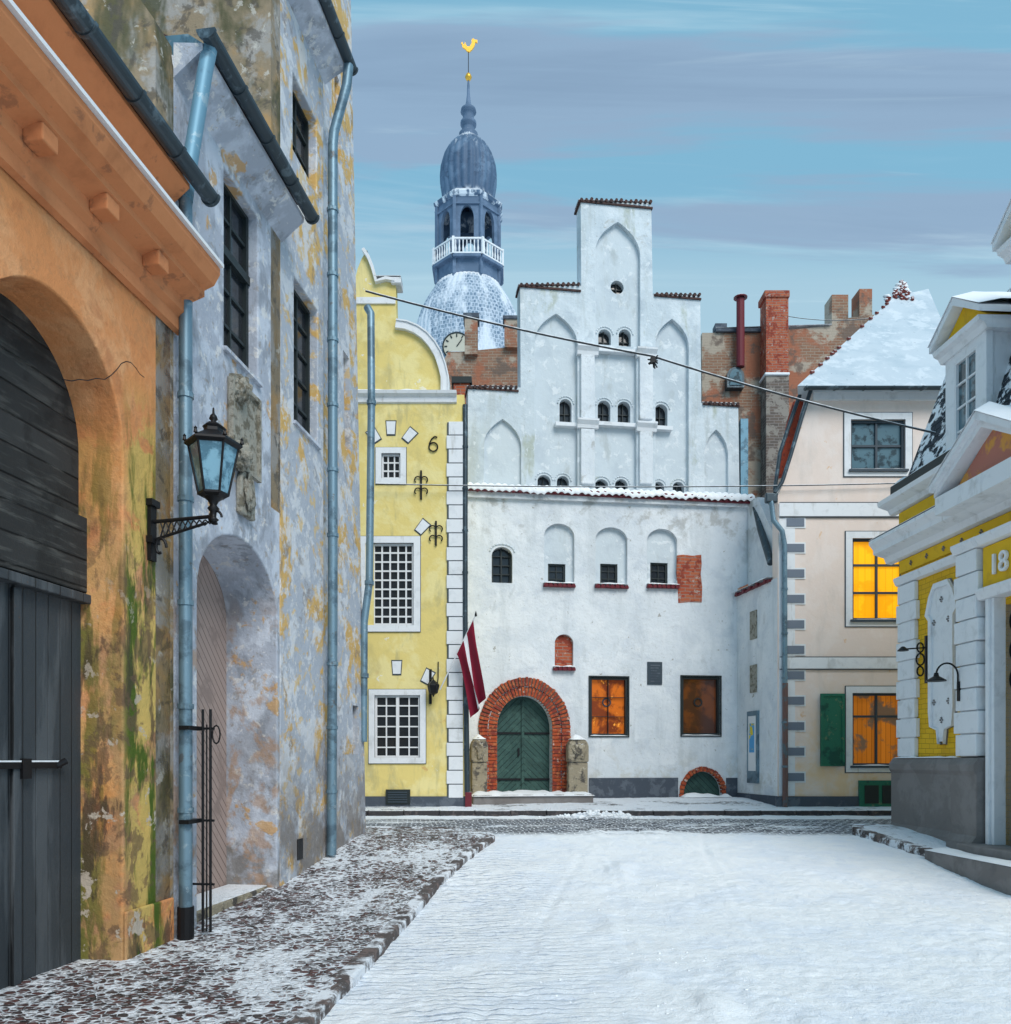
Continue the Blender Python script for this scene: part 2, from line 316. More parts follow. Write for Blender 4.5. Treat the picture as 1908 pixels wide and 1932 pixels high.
towersnow=mat('hazed_snowed_dome',(.19,.27,.36),[dict(c=(.74,.79,.86),s=.45,st=(1.0,1.0,.22),lo=.46,hi=.60,a=.8,r=.7),dict(c=(.62,.69,.78),s=2.5,lo=.45,hi=.6,a=.4)],pat=('brick','x','z',.36,.42,(.12,.19,.28),(.44,.52,.62),.05),bump=(1,.3,.05),snow=(.62,.95,.5,.5))  # painted haze tints the dome's base blue; the pale layers are snow
snowroof=mat('snow_covered_roof',(.52,.59,.65),[dict(c=(.40,.49,.56),s=1.0,lo=.45,hi=.65,a=.7),dict(c=(.66,.71,.76),s=2.0,lo=.5,hi=.6,a=.7),dict(c=(.25,.3,.36),s=9,lo=.66,hi=.70,a=.8)],bump=(6,.4,.03))
red_f=mat('flag_dark_red',(.22,.008,.03),rough=.8); wh_f=mat('flag_white',(.75,.76,.8),rough=.8)
wirem=mat('snowy_cable',(.05,.055,.06),snow=(.1,.5,6,1.2))
kerbm=mat('granite_kerb',(.09,.075,.072),[dict(c=(.16,.12,.11),s=5,lo=.5,hi=.6),dict(c=(.82,.85,.90),s=3.0,lo=.47,hi=.58,a=.9,d=7,r=.7)],bump=(16,.6,.02))
kerbf=mat('wet_granite_kerb',(.045,.042,.045),[dict(c=(.10,.085,.085),s=5,lo=.5,hi=.6)],bump=(16,.6,.02),snow=(.75,.95,3,.8))
sidem=mat('cobbled_pavement',(.05,.042,.042),[
  dict(c=(.86,.89,.94),s=1.3,lo=.46,hi=.56,st=(1,.6,1),d=9,r=.78,h=.6,cell=.16,edge=.10),
  dict(c=(.82,.85,.91),s=9,lo=.54,hi=.62,d=6,r=.75,h=.3,cell=.10,edge=.16,a=.9)],pat=('cobble',14,(.13,.055,.05),(.02,.018,.018)),rough=.5,bump=(18,.8,.02))
farside=mat('snowy_pavement',(.14,.14,.15),[dict(c=(.86,.89,.94),s=1.2,lo=.36,hi=.48,st=(.6,1,1),d=7,r=.7,h=.5,cell=.08),dict(c=(.82,.85,.91),s=8,lo=.48,hi=.56,a=.8)],pat=('cobble',12,(.22,.21,.21),(.05,.05,.05)),rough=.6,bump=(18,.6,.02))

# ------------------------------------------------------------------ ground
GP=[(-60,0),(7,0),(9,.04),(10.8,.13),(12.5,.33),(14.5,.55),(16.5,.60),(18.5,.62),(19.5,.70),(21,.86),(24,.9),(4000,.9)]
def lin(tb,y):
    for (a,b),(c,d) in zip(tb,tb[1:]):
        if y<=c: return b+(d-b)*max(0,(y-a)/(c-a))
    return tb[-1][1]
def g(y): return (lin(GP,y-.5)+lin(GP,y)+lin(GP,y+.5))/3
KL=[(-1.6,-3),(-1.45,3),(-1.38,6),(-1.2,8.5),(-.96,11),(-.6,12.8),(-.25,14.1)]
def kl(y): return lin([(b,a) for a,b in KL],y)
TR=[(-.2,.20,-.002,.1),(.9,.16,-.010,.5),(5.6,-.55,.028,.2),(5.0,-.40,.018,.3),(7.2,-.60,.026,.7),(2.5,.02,.010,.6)]
def gz(x,y):
    h=g(y)
    if 2<y<20 and -6<x<12:
        n1=noise.noise((x*1.3,y*1.3,0)); 
        h+=.020*n1+.012*noise.noise((x*4,y*4,3))+.008*noise.noise((x*10,y*10,7))+.005*noise.noise((x*21,y*21,2))
        rough_=max(0,noise.noise((x*.6+9,y*.4,4))+.12)
        h+=.05*rough_*abs(noise.noise((x*5,y*5,11)))
        for x0,a1,a2,w0 in TR:
            xc=x0+a1*(y-6)+a2*(y-6)**2+.05*math.sin(y*1.1+x0)
            d=abs(x-xc)
            if y<17 and d<.5:
                am=max(0,.55+1.3*noise.noise((x0*5,y*.6,w0*7)))
                h+=am*(-.011*math.exp(-(d/.05)**2)+.006*math.exp(-((d-.11)/.05)**2))
        h+=.12*math.exp(-((x-2.0)/.6)**2-((y-18.0)/.22)**2)*(1+noise.noise((x*6,y*6,1)))
        h+=.06*max(0,noise.noise((x*2.2+4,y*1.1,9))-.12)*max(0,1-abs(x-1.5)/1.3)*2
    return h
def grid(name,xs,ys,zf,mt,xf=None):
    v=[];f=[]
    for y in ys:
        for x in xs:
            X=xf(x,y) if xf else x
            v.append((X,y,zf(X,y)))
    n=len(xs)
    for j in range(len(ys)-1):
        for i in range(n-1): f.append((j*n+i,j*n+i+1,(j+1)*n+i+1,(j+1)*n+i))
    return mk(name,v,f,mt,smooth=True,recalc=False)
def rng(a,b,s):
    n=int(round((b-a)/s)); return [a+(b-a)*i/n for i in range(n+1)]
xs=[-600,-200,-60,-25,-12]+rng(-6,-2,.4)+rng(-1.9,7.5,.03)+[8,9,10.5,12,25,60,200,600]
ys=[-60,-20,-5,0]+rng(3.5,12,.032)+rng(12.05,16,.06)+rng(16.1,22,.1)+[24,27,32,45,80,200,600,1500,3500]
def ground_mat():
    m=bpy.data.materials.new('snow_over_setts'); m.use_nodes=True; nt=m.node_tree;N=nt.nodes;K=nt.links.new
    bs=N['Principled BSDF']; bs.inputs['Roughness'].default_value=.75; bs.inputs['Specular IOR Level'].default_value=.2
    tc=N.new('ShaderNodeTexCoord'); sep=N.new('ShaderNodeSeparateXYZ'); K(tc.outputs['Object'],sep.inputs[0])
    def mth(op,a,b=None):
        n=N.new('ShaderNodeMath'); n.operation=op
        for i,q in enumerate((a,b)):
            if q is None: continue
            if isinstance(q,(int,float)): n.inputs[i].default_value=q
            else: K(q,n.inputs[i])
        return n.outputs[0]
    def mr(v,lo,hi,a=0,b=1):
        n=N.new('ShaderNodeMapRange'); n.interpolation_type='SMOOTHSTEP'; K(v,n.inputs[0])
        for i,q in enumerate((lo,hi,a,b)): n.inputs[i+1].default_value=q
        return n.outputs[0]
    def nz(s,d=6,st=(1,1,1),o=0,r=.6):
        mp=N.new('ShaderNodeMapping'); K(tc.outputs['Object'],mp.inputs[0]); mp.inputs['Scale'].default_value=st; mp.inputs['Location'].default_value=(o,o,o)
        n=N.new('ShaderNodeTexNoise'); K(mp.outputs[0],n.inputs['Vector']); n.inputs['Scale'].default_value=s; n.inputs['Detail'].default_value=d; n.inputs['Roughness'].default_value=r
        return n.outputs['Fac']
    b=N.new('ShaderNodeTexBrick'); b.inputs['Scale'].default_value=1; b.inputs['Brick Width'].default_value=.19; b.inputs['Row Height'].default_value=.125; b.inputs['Mortar Size'].default_value=.020; b.inputs['Mortar Smooth'].default_value=.9
    mp=N.new('ShaderNodeMapping'); mp.inputs['Rotation'].default_value=(0,0,math.radians(-6)); K(tc.outputs['Object'],mp.inputs[0])
    wv=N.new('ShaderNodeVectorMath'); wv.operation='ADD'; cb=N.new('ShaderNodeCombineXYZ'); w=mth('ADD',mth('MULTIPLY',mth('SUBTRACT',nz(1.8,3),.5),.22),mth('MULTIPLY',mth('SUBTRACT',nz(9,3),.5),.05)); K(w,cb.inputs[0]); K(w,cb.inputs[1]); K(mp.outputs[0],wv.inputs[0]); K(cb.outputs[0],wv.inputs[1]); K(wv.outputs[0],b.inputs['Vector'])
    stone_=mth('SUBTRACT',1,b.outputs['Fac'])
    rw=N.new('ShaderNodeSeparateXYZ'); K(wv.outputs[0],rw.inputs[0])
    row=mr(mth('ABSOLUTE',mth('SUBTRACT',mth('FRACT',mth('DIVIDE',rw.outputs[1],.125)),.5)),.28,.48)
    def mix(f,a,b_):
        n=N.new('ShaderNodeMix'); n.data_type='RGBA'; K(f,n.inputs[0])
        for i,q in ((6,a),(7,b_)):
            if isinstance(q,tuple): n.inputs[i].default_value=(*q,1)
            else: K(q,n.inputs[i])
        return n.outputs[2]
    left=mr(sep.outputs[0],-.6,1.7,1,0)
    near=mr(sep.outputs[1],12.5,14.5,1,0)
    z1=mth('MULTIPLY',mth('MULTIPLY',left,near),mr(nz(.9,6,(1,1.4,1),4,.65),.38,.58))
    cross=mth('MULTIPLY',mr(sep.outputs[1],14.5,15.1),mr(sep.outputs[1],17.5,17.9,1,0))
    z2=mth('MULTIPLY',cross,mr(nz(1.1,6,(.5,1.5,1),8,.7),.32,.48))
    patch=mth('MULTIPLY',mr(nz(.7,6,(1,.5,1),2,.7),.54,.68),.30)
    brk=nz(9,5,(1,1,1),5,.75)
    e1=mth('MULTIPLY',mth('MULTIPLY',z1,.80),mth('MULTIPLY',mth('MAXIMUM',row,mth('MULTIPLY',b.outputs['Fac'],.4)),mr(brk,.42,.58)))
    e3=mth('MULTIPLY',patch,mth('MULTIPLY',row,mr(brk,.42,.62)))
    grit=mth('MULTIPLY',mth('MAXIMUM',mth('MULTIPLY',z1,.9),mth('MULTIPLY',patch,.8)),mth('MULTIPLY',mr(nz(26,4,(1,1,1),3,.75),.62,.68),mth('ADD',.2,b.outputs['Fac'])))
    e2=mth('MULTIPLY',z2,mth('ADD',.10,mth('MULTIPLY',stone_,mr(brk,.30,.52,.3,1.0))))
    base=mix(mr(nz(1.2,6,r=.65),.42,.66),(.90,.915,.94),(.82,.86,.93))
    base=mix(mr(nz(4.5,6,o=6,r=.7),.54,.68,0,.45),base,(.70,.76,.86))
    c=mix(mth('MINIMUM',mth('ADD',e1,e3),1),base,(.36,.43,.56))
    c=mix(mth('MINIMUM',grit,1),c,(.14,.13,.14))
    c=mix(mth('MINIMUM',e2,1),c,(.05,.055,.07))
    K(c,bs.inputs['Base Color'])
    h=mth('ADD',mth('MULTIPLY',nz(9,6,r=.75),1.6),mth('MULTIPLY',nz(45,3,r=.7),.4))
    h=mth('ADD',h,mth('MULTIPLY',mth('SUBTRACT',1,row),mth('MULTIPLY',z1,.8)))
    bp=N.new('ShaderNodeBump'); bp.inputs['Strength'].default_value=.85; bp.inputs['Distance'].default_value=.025; K(h,bp.inputs['Height']); K(bp.outputs[0],bs.inputs['Normal'])
    return m
grid('snowy_cobblestone_road',xs,ys,gz,ground_mat())
a=Acc()
ICO=bmesh.new(); bmesh.ops.create_icosphere(ICO,subdivisions=1,radius=1); IV=[v.co.copy() for v in ICO.verts]; IFc=[tuple(v.index for v in f.verts) for f in ICO.faces]; ICO.free()
CL=[(random.gauss(1.5,.7),random.uniform(6,12)) for _ in range(14)]
for i in range(200):
    cxx,cyy=random.choice(CL); x=random.gauss(cxx,.2); y=random.gauss(cyy,.3)
    if x<kl(y)+.15 or y<4: continue
    r=.004+.012*random.random()**3
    c=Vector((x,y,gz(x,y))); a.add([c+Vector((q.x*r*random.uniform(.7,1.6),q.y*r*random.uniform(.7,1.6),q.z*r*random.uniform(.5,.9))) for q in IV],IFc)
for i in range(120):
    x=random.gauss(2.0,.55); y=random.gauss(17.95,.15); r=.02+.04*random.random()**2
    c=Vector((x,y,gz(x,y)+r*.3)); a.add([c+Vector((q.x*r,q.y*r,q.z*r*.8)) for q in IV],IFc)
a.out('snow_clods',snow_m,smooth=True)
def wl(y): return -4.35+.135*y
def lpz(x,y):
    return g(y)+.085+.012*noise.noise((x*2,y*2,5))+.008*noise.noise((x*8,y*8,5))+.005*noise.noise((x*17,y*17,5))
ysl=rng(-3,3.9,.3)+rng(4,14.2,.05)
def xf(u,y):
    a=wl(y)-1.2; b=kl(y)
    return a+(b-a)*u
o=grid('cobbled_pavement',rng(0,1,.0125),ysl+[],lpz,sidem,xf)
pts=[(-4.5,14.2),(kl(14.2),14.2),(-.28,14.5),(-.5,14.75),(-.9,14.9),(-2.5,15.1),(-8,15.2),(-8,14.2)]
mk('cobbled_pavement.001',[(x,y,g(y)+.085) for x,y in pts],[tuple(range(len(pts)))],sidem,recalc=False)
def farz(x,y): return lin([(18.5,.735),(19.5,.78),(21,.90),(26,.92)],y)+.012*noise.noise((x*2,y*2,2))+.01*noise.noise((x*7,y*7,2))
grid('snowy_pavement',rng(-9,9.5,.1),rng(18.62,26,.1),farz,farside)
def kr(y): return lin([(4,9.0),(9,7.55),(11.5,6.86),(13,6.42),(14.2,6.15),(14.7,6.12),(15.0,6.25)],y)
def rpz(x,y): return g(y)+.115+.015*noise.noise((x*2,y*2,2))
grid('snowy_pavement.001',rng(0,1,.05),rng(6,15.4,.1),rpz,farside,lambda u,y:kr(y)+(9.5-kr(y))*u)
def kerb(name,path,w=.16,top=.10,seg=.75,zf=g,m=None):
    a=Acc()
    P=[Vector(p) for p in path]; out=[P[0]]; 
    for p,q in zip(P,P[1:]):
        n=max(1,int((q-p).length/seg)); 
        for i in range(1,n+1): out.append(p.lerp(q,i/n))
    for p,q in zip(out,out[1:]):
        d=(q-p); l=d.length; d.normalize(); nn=Vector((-d.y,d.x)); p2=p+d*.006; q2=q-d*.006
        w_=w/2+random.uniform(-.006,.006); dz=random.uniform(-.006,.006)
        v=[]
        for z in (-.2,top):
            for c in (p2,q2):
                for s in (-1,1):
                    e=c+nn*w_*s; v.append((e.x,e.y,zf(c.y)+z+(dz if z>0 else 0)))
        a.add(v,[(0,1,3,2),(4,6,7,5),(0,4,5,1),(2,3,7,6),(0,2,6,4),(1,5,7,3)])
    return a.out(name,m or kerbm,bev=.02)
kerb('granite_kerb',KL+[(-.28,14.5),(-.5,14.78),(-.9,14.95),(-2.5,15.15)],top=.092)
kerb('granite_kerb.001',[(-9,18.55),(-3,18.52),(4,18.55),(9.5,18.6)],top=.125,zf=lambda y:.62,m=kerbf)
kerb('granite_kerb.002',[(9.0,4),(7.55,9),(6.86,11.5),(6.42,13),(6.15,14.2),(6.12,14.7),(6.25,15.05),(6.7,15.35),(9.5,15.5)],w=.18,top=.125)

# ------------------------------------------------------------------ helper parts
def win(name,F,t0,t1,z0,z1,n,par,cols,rows,fm,gm,fw=.05,bw=.025,th=.05,seed=None):
    box(name+'_glass',F,t0,t1,z0,z1,n-.02,n,gm,par)
    a=Acc()
    a.box(F,t0,t0+fw,z0,z1,n-.01,n+th);a.box(F,t1-fw,t1,z0,z1,n-.01,n+th)
    a.box(F,t0+fw,t1-fw,z0,z0+fw,n-.01,n+th);a.box(F,t0+fw,t1-fw,z1-fw,z1,n-.01,n+th)
    cols_=cols if isinstance(cols,list) else [i/cols for i in range(1,cols)]
    rows_=rows if isinstance(rows,list) else [i/rows for i in range(1,rows)]
    for c in cols_:
        x=t0+(t1-t0)*c; a.box(F,x-bw/2,x+bw/2,z0+fw,z1-fw,n-.005,n+th*.7)
    for r in rows_:
        z=z0+(z1-z0)*r; a.box(F,t0+fw,t1-fw,z-bw/2,z+bw/2,n-.004,n+th*.62)
    a.out(name+'_frame',fm,par)
def ring(name,F,t0,t1,z0,z1,w,n0,n1,m,par):
    a=Acc(); a.box(F,t0-w,t0,z0-w,z1+w,n0,n1); a.box(F,t1,t1+w,z0-w,z1+w,n0,n1)
    a.box(F,t0,t1,z1,z1+w,n0,n1); a.box(F,t0,t1,z0-w,z0,n0,n1); return a.out(name,m,par)
def snowcap(name,F,t0,t1,z,n0,n1,th,par,z1=None):
    if z1 is None: z1=z
    n=max(3,int(abs(t1-t0)/.06)); K_=5; v=[];f=[]
    for i in range(n+1):
        u=i/n; t=t0+(t1-t0)*u; zz=z+(z1-z)*u
        for j in range(K_+1):
            s=j/K_; nn=n0+(n1-n0)*s
            h=th*(math.sin(math.pi*min(max(s,.0),1))**.5)*(.65+.6*noise.noise((t*4,nn*4,z)))*(min(1,u*n/1.5,(1-u)*n/1.5)+.05)
            v.append(F.pt(t,zz+max(0.004,h),nn))
    for i in range(n):
        for j in range(K_): a=i*(K_+1)+j; f.append((a,a+1,a+K_+2,a+K_+1))
    b=len(v)
    v+=[F.pt(t0,z-.002,n0),F.pt(t1,z1-.002,n0),F.pt(t1,z1-.002,n1),F.pt(t0,z-.002,n1)]
    f.append((0,n*(K_+1),b+1,b)); f.append((K_,n*(K_+1)+K_,b+2,b+3))
    return mk(name,v,f,snow_m,par,smooth=True)
def tiles(name,F,t0,z0,t1,z1,n0,n1,m,par,pitch=.13,r=.06):
    a=Acc(); n=max(2,int(abs(t1-t0)/pitch))
    for i in range(n):
        u=(i+.5)/n; t=t0+(t1-t0)*u; z=z0+(z1-z0)*u+random.uniform(-.008,.008); rr=r*random.uniform(.9,1.1)
        a.tubeseg(F.pt(t,z+.02,n0),F.pt(t,z-.015,n1+random.uniform(-.01,.02)),rr,8)
    a.box(F,t0,t1,min(z0,z1)-.05,min(z0,z1)-.005,n0,n1-.03)
    return a.out(name,m,par)
def downpipe(name,F,pts,r,par,m=metal):
    P=[F.pt(*p) for p in pts]; tube(name,P,r,m,par)
    a=Acc()
    for p,q in zip(P,P[1:]):
        l=(q-p).length; k=int(l/1.1)
        for i in range(1,k+1):
            c=p.lerp(q,i/(k+1)); d=(q-p).normalized(); a.tubeseg(c-d*.025,c+d*.025,r*1.18,12)
    if a.v: a.out(name+'_collars',m,par)
def gutter(name,F,t0,t1,z,n,r,par,m=gutm):
    a=Acc(); seg=10
    N_=max(2,int((t1-t0)/.6))
    prof=[(n+r*math.cos(math.pi*i/seg+math.pi),z+r*math.sin(math.pi*i/seg+math.pi)) for i in range(seg+1)]
    prof+=[(n+(r-.012)*math.cos(-math.pi*i/seg),z+(r-.012)*math.sin(-math.pi*i/seg)) for i in range(seg+1)]
    a.extr(F,prof,t0,t1)
    for i in range(N_+1):
        t=t0+(t1-t0)*i/N_
        pr=[(n+(r+.012)*math.cos(math.pi*k/seg+math.pi),z+(r+.012)*math.sin(math.pi*k/seg+math.pi)) for k in range(seg+1)]
        a.extr(F,pr,t-.018,t+.018)
    return a.out(name,m,par)

# ================================================================== LEFT SIDE
og=empty('orange_gatehouse')
gate=arch(5.66,7.42,-.25,4.55,5.45)
slab('wall',L,rect(3.2,8.22,-.4,7.35),[gate],-.55,0,orange,og,bev=.02)
box('body',L,3.2,8.2,-.4,7.3,-6,-.6,brownp,og)
a=Acc(); a.extr(L,[(.02,6.0),(.07,6.02),(.07,6.14),(.13,6.18),(.13,6.3),(.30,6.36),(.30,6.42),(.40,6.46),(.46,6.56),(.46,6.62),(0.02,6.66)],3.2,8.3); a.out('cornice',orange_c,og)
a=Acc()
for t in (4.45,5.25,6.0,6.75,7.5): a.box(L,t,t+.17,6.215,6.345,.13,.29)
a.out('cornice_brackets',orange_c,og,bev=.012)
a=Acc(); a.box(L,3.2,8.3,6.625,6.66,.44,.50); a.out('cornice_flashing',wframe,og)
snowcap('cornice_snow',L,3.2,8.3,6.662,.12,.49,.05,og)
gutter('gutter',L,3.2,8.42,7.42,.30,.085,og)
a=Acc(); a.extr(L,[(.24,7.42),(-5,11.2),(-5,11.35),(.22,7.5)],3.2,8.2); a.out('roof',tile,og)
a=Acc(); a.extr(L,[(0,7.2),(.2,7.36),(.2,7.4),(0,7.4)],3.2,8.2); a.out('eave',orange_c,og)
box('pier_plinth',L,7.42,8.22,-.4,.52,0,.035,orange,og,bev=.02)
box('gate_tympanum',L,5.6,7.5,3.5,5.6,-.6,-.42,plankd,og)
a=Acc(); a.box(L,5.4,7.62,3.32,3.98,-.45,-.34); a.out('gate_lintel_board',plankd,og,bev=.01)
a=Acc(); a.box(L,5.4,7.62,3.22,3.30,-.45,-.30); a.out('gate_rail',plankg,og,bev=.01)
box('gate_leaves',L,5.6,6.575,-.3,3.25,-.52,-.405,plankg,og)
box('gate_leaves_far',L,6.605,7.5,-.3,3.25,-.52,-.40,plankg,og)
a=Acc(); a.box(L,6.55,6.64,-.2,3.2,-.40,-.365); a.out('gate_cover_strip',plankg,og,bev=.01)
a=Acc(); a.box(L,5.8,7.1,1.78,1.83,-.40,-.35); a.box(L,6.62,6.72,1.70,1.86,-.40,-.34); 
a.tubeseg(L.pt(7.05,1.8,-.37),L.pt(7.12,1.84,-.33),.03); a.out('gate_bar',iron,og)
a=Acc(); a.box(L,5.8,7.1,1.832,1.845,-.395,-.352); a.out('gate_bar_snow',snow_m,og)
cr=[(118,716),(135,719),(150,716),(166,718),(182,714),(198,716),(210,708),(220,698),(229,686),(238,682),(247,684),(256,694),(264,706),(272,712)]
P_=[]
for i,(x,y) in enumerate(cr):
    t,z=L.m(x,y); P_.append(L.pt(t,z,-.001))
tube('wall_crack',P_,.004,iron,og)

gh=empty('grey_plaster_townhouse')
w1=rect(9.32,10.19,6.41,8.37)
slab('wall',L,rect(8.24,10.85,-.4,8.72),[arch(8.73,10.76,-.2,3.62,4.39),w1],-.70,0,greyp,gh,bev=.02)
win('window',L,9.3,10.2,6.40,8.4,-.17,gh,2,5,darkframe,glassd,.07,.035)
a=Acc(); a.box(L,9.3,10.2,7.55,7.65,-.17,-.10); a.out('window_transom',darkframe,gh)
a=Acc(); a.extr(L,[(-.3,6.34),(.05,6.34),(.05,6.38),(-.16,6.42),(-.3,6.42)],9.28,10.23); a.out('window_sill',greyp,gh)
box('door_leaf',L,8.6,10.9,-.3,4.5,-.78,-.68,chevb,gh)
a=Acc()
for i in range(7):
    a.box(L,10.42+i*.05,10.46+i*.05+.02,.02,.14+.03*(i%3),-.62+.05*(i%2),.01)
a.out('door_base_brick',voussoir,gh,bev=.02)
a=Acc(); a.box(L,8.6,10.78,.0,.26,-.68,-.12); a.out('door_step',stone,gh,bev=.03)
side=Fr(*L.pt(8.24,0).xy,*( -L.n),1)
slab('side_wall',side,[(0.0,-.4),(6,-.4),(6,14.6),(5,14.2),(.3,9.2),(.02,8.8),(0,8.6)],[],-.3,0.02,brownp,gh)
box('body',L,8.5,10.8,-.4,8.6,-6,-.8,brownp,gh)
a=Acc(); a.extr(L,[(.0,8.5),(.10,8.58),(.30,8.74),(.30,8.80),(0,8.84)],8.26,10.9); a.out('eave',greyp,gh)
a=Acc(); a.extr(L,[(.3,8.86),(-5,11.6),(-5,11.75),(.28,8.93)],8.58,10.78); a.out('roof',tile,gh)
gutter('gutter',L,8.2,11.0,8.87,.37,.085,gh)
def quadstrip(pts,wv,th):
    v=[]
    for p in pts:
        p=Vector(p); v+= [p-wv,p+wv,p+wv+th,p-wv+th]
    f=[]
    k=len(pts)
    for i in range(k-1):
        for j in range(4): f.append((i*4+j,i*4+(j+1)%4,(i+1)*4+(j+1)%4,(i+1)*4+j))
    f+=[(0,1,2,3),tuple(4*(k-1)+j for j in (3,2,1,0))]
    return v,f
a=Acc()
a.add(*quadstrip([side.pt(1.6,10.2,.25),side.pt(.9,9.35,.25),side.pt(.45,9.02,.25),side.pt(-.05,8.98,.22),side.pt(-.22,8.85,.2)],Vector((0,-.02,.09)),Vector((0,.12,0)))); a.out('valley_chute',zincsheet,gh)
downpipe('offset_downpipe',L,[(8.34,8.80,.33),(8.32,8.60,.3),(8.31,7.55,.12),(8.28,7.3,.11)],.075,gh,zincsheet)
a=Acc(); a.prism(side,[(.62,7.6),(.05,7.5),(.02,7.95),(.35,8.15)],.02,.2); a.out('flashing',zincsheet,gh)
downpipe('downpipe',L,[(8.28,7.42,.115),(8.28,.35,.115)],.066,gh)
a=Acc(); a.tubeseg(L.pt(8.28,.42,.115),L.pt(8.28,.0,.115),.08,12); a.out('downpipe_shoe',iron,gh)
pl=empty('relief_plaque')
b=[L.m(428,725)[0],L.m(480,760)[0]]
zA=L.m(455,890)[1]; zB=L.m(455,735)[1]
a=Acc(); a.box(L,b[0],b[1],zA,zB,0,.05); a.out('panel',relief,pl,bev=.015)
ring('panel_moulding',L,b[0]+.03,b[1]-.03,zA+.03,zB-.03,.045,.03,.085,relief,pl)
def blob(name,c,sx,sy,sz,m,par,seed=0,amp=.25):
    bm=bmesh.new(); bmesh.ops.create_icosphere(bm,subdivisions=4,radius=1)
    for v in bm.verts:
        n_=1+amp*noise.noise(v.co*2.2+Vector((seed,0,0)))+amp*.5*noise.noise(v.co*6+Vector((seed,3,0)))
        v.co=Vector((v.co.x*sx*n_,v.co.y*sy*n_,v.co.z*sz*n_))+Vector(c)
    me=bpy.data.meshes.new(name); bm.to_mesh(me); bm.free()
    for p in me.polygons: p.use_smooth=True
    me.materials.append(m); o=bpy.data.objects.new(name,me); COL.objects.link(o); o.parent=par; return o
for i,(x,y) in enumerate(((458,735),(460,860))):
    t,z=L.m(x,y,.1)
    p=L.pt(t,z,.1); blob('lion_mask_%d'%i,p,.09,.11,.13,relief,pl,i,.45)
    for k in range(9):
        an=k/9*2*math.pi; q=L.pt(t+.11*math.cos(an),z+.12*math.sin(an),.06); blob('mane_%d_%d'%(i,k),q,.045,.045,.05,relief,pl,k,.4)
t,z=L.m(458,930); a=Acc(); a.prism(L,arch(t-.18,t+.2,z-.28,z+.05,z+.25),0,.07); a.out('lower_shield',relief,pl,bev=.02)
blob('shield_figure',L.pt(t,z-.02,.08),.05,.13,.2,relief,pl,5,.5)
ig=empty('iron_gate_leaf')
a=Acc()
for n_ in (.22,.30): a.tubeseg(L.pt(8.42,.15,n_),L.pt(8.42,2.35,n_),.014)
a.tubeseg(L.pt(8.42,.15,.26),L.pt(8.42,2.2,.26),.008)
for z in (.62,1.25,2.16): a.tubeseg(L.pt(8.42,z,-.0),L.pt(8.42,z,.34),.012)
for z in (1.25,2.16): a.box(L,8.18,8.44,z-.02,z+.02,.10,.2)
for i in range(12):
    a1=i/12*2*math.pi;a2=(i+1)/12*2*math.pi
    a.tubeseg(L.pt(8.42,2.1+.09*math.sin(a1),.36+.04*math.cos(a1)),L.pt(8.42,2.1+.09*math.sin(a2),.36+.04*math.cos(a2)),.008)
a.out('bars',iron,ig)

oh=empty('tall_ochre_townhouse')
slab('wall',L,rect(10.86,12.45,-.4,12.0),[rect(11.32,12.21,6.4,8.31),rect(11.28,12.16,9.98,11.0)],-.5,0,ochre,oh,bev=.02)
win('window',L,11.3,12.23,6.38,8.33,-.17,oh,2,5,darkframe,glassd,.07,.035)
win('window_upper',L,11.26,12.18,9.96,11.02,-.17,oh,2,3,darkframe,glassd,.06,.03)
a=Acc(); a.extr(L,[(-.3,6.33),(.04,6.33),(.04,6.37),(-.16,6.41),(-.3,6.41)],11.28,12.25); a.out('window_sill',greyp,oh)
side3=Fr(*L.pt(10.86,0).xy,*(-L.n),1)
slab('side_wall',side3,[(0.0,5),(7,5),(7,17.5),(5,16.5),(.05,12.05),(0,12.0)],[],-.3,0.0,brownp,oh)
box('body',L,11.2,12.45,0,12,-7,-.6,brownp,oh)
a=Acc(); a.extr(L,[(.0,11.8),(.12,11.88),(.30,11.98),(.30,12.05),(0,12.1)],10.9,12.5); a.out('eave',greyp,oh)
a=Acc(); a.extr(L,[(.3,12.1),(-5,16.6),(-5,16.75),(.28,12.2)],10.8,12.5); a.out('roof',tile,oh)
gutter('gutter',L,10.8,12.65,12.12,.36,.085,oh)
downpipe('downpipe',L,[(12.5,12.05,.36),(12.5,11.75,.33),(12.5,11.1,.14),(12.5,10.9,.12),(12.5,4.2,.12),(12.5,.45,.10)],.072,oh)
pbox('wall_vent',L,(562,1583,572,1622),-.01,.01,iron,oh)
wh=empty('battered_wall_warehouse')
def warp(p): return Vector((p.x-.018*(p.z-.8),p.y,p.z))
slits=[rect(13.75,14.05,6.9,8.5),rect(13.55,13.8,11.6,12.9),rect(13.9,14.2,1.95,2.75),rect(13.0,13.3,7.2,8.6)]
slab('wall',L,rect(12.47,14.5,-.4,17),slits,-.4,.0,ochre,wh,warp)
a=Acc(); a.box(L,12.6,14.4,1.5,14,-.3,-.25); o=a.out('slit_shutters',glassd,wh)
for v in o.data.vertices: v.co=warp(v.co)
a=Acc(); a.box(L,12.5,14.48,0,17,-7,-.45); o=a.out('body',ochre,wh)
for v in o.data.vertices: v.co=warp(v.co)
a=Acc(); a.extr(L,[(.1,16.9),(-7,20),(-7,20.1),(.1,17.02)],12.4,14.6); o=a.out('roof',tile,wh)
for v in o.data.vertices: v.co=warp(v.co)
Q=lambda x,y,d:((x-CX)/FP*d,d,EZ+(HY-y)/FP*d)
dp=empty('corner_downpipe')
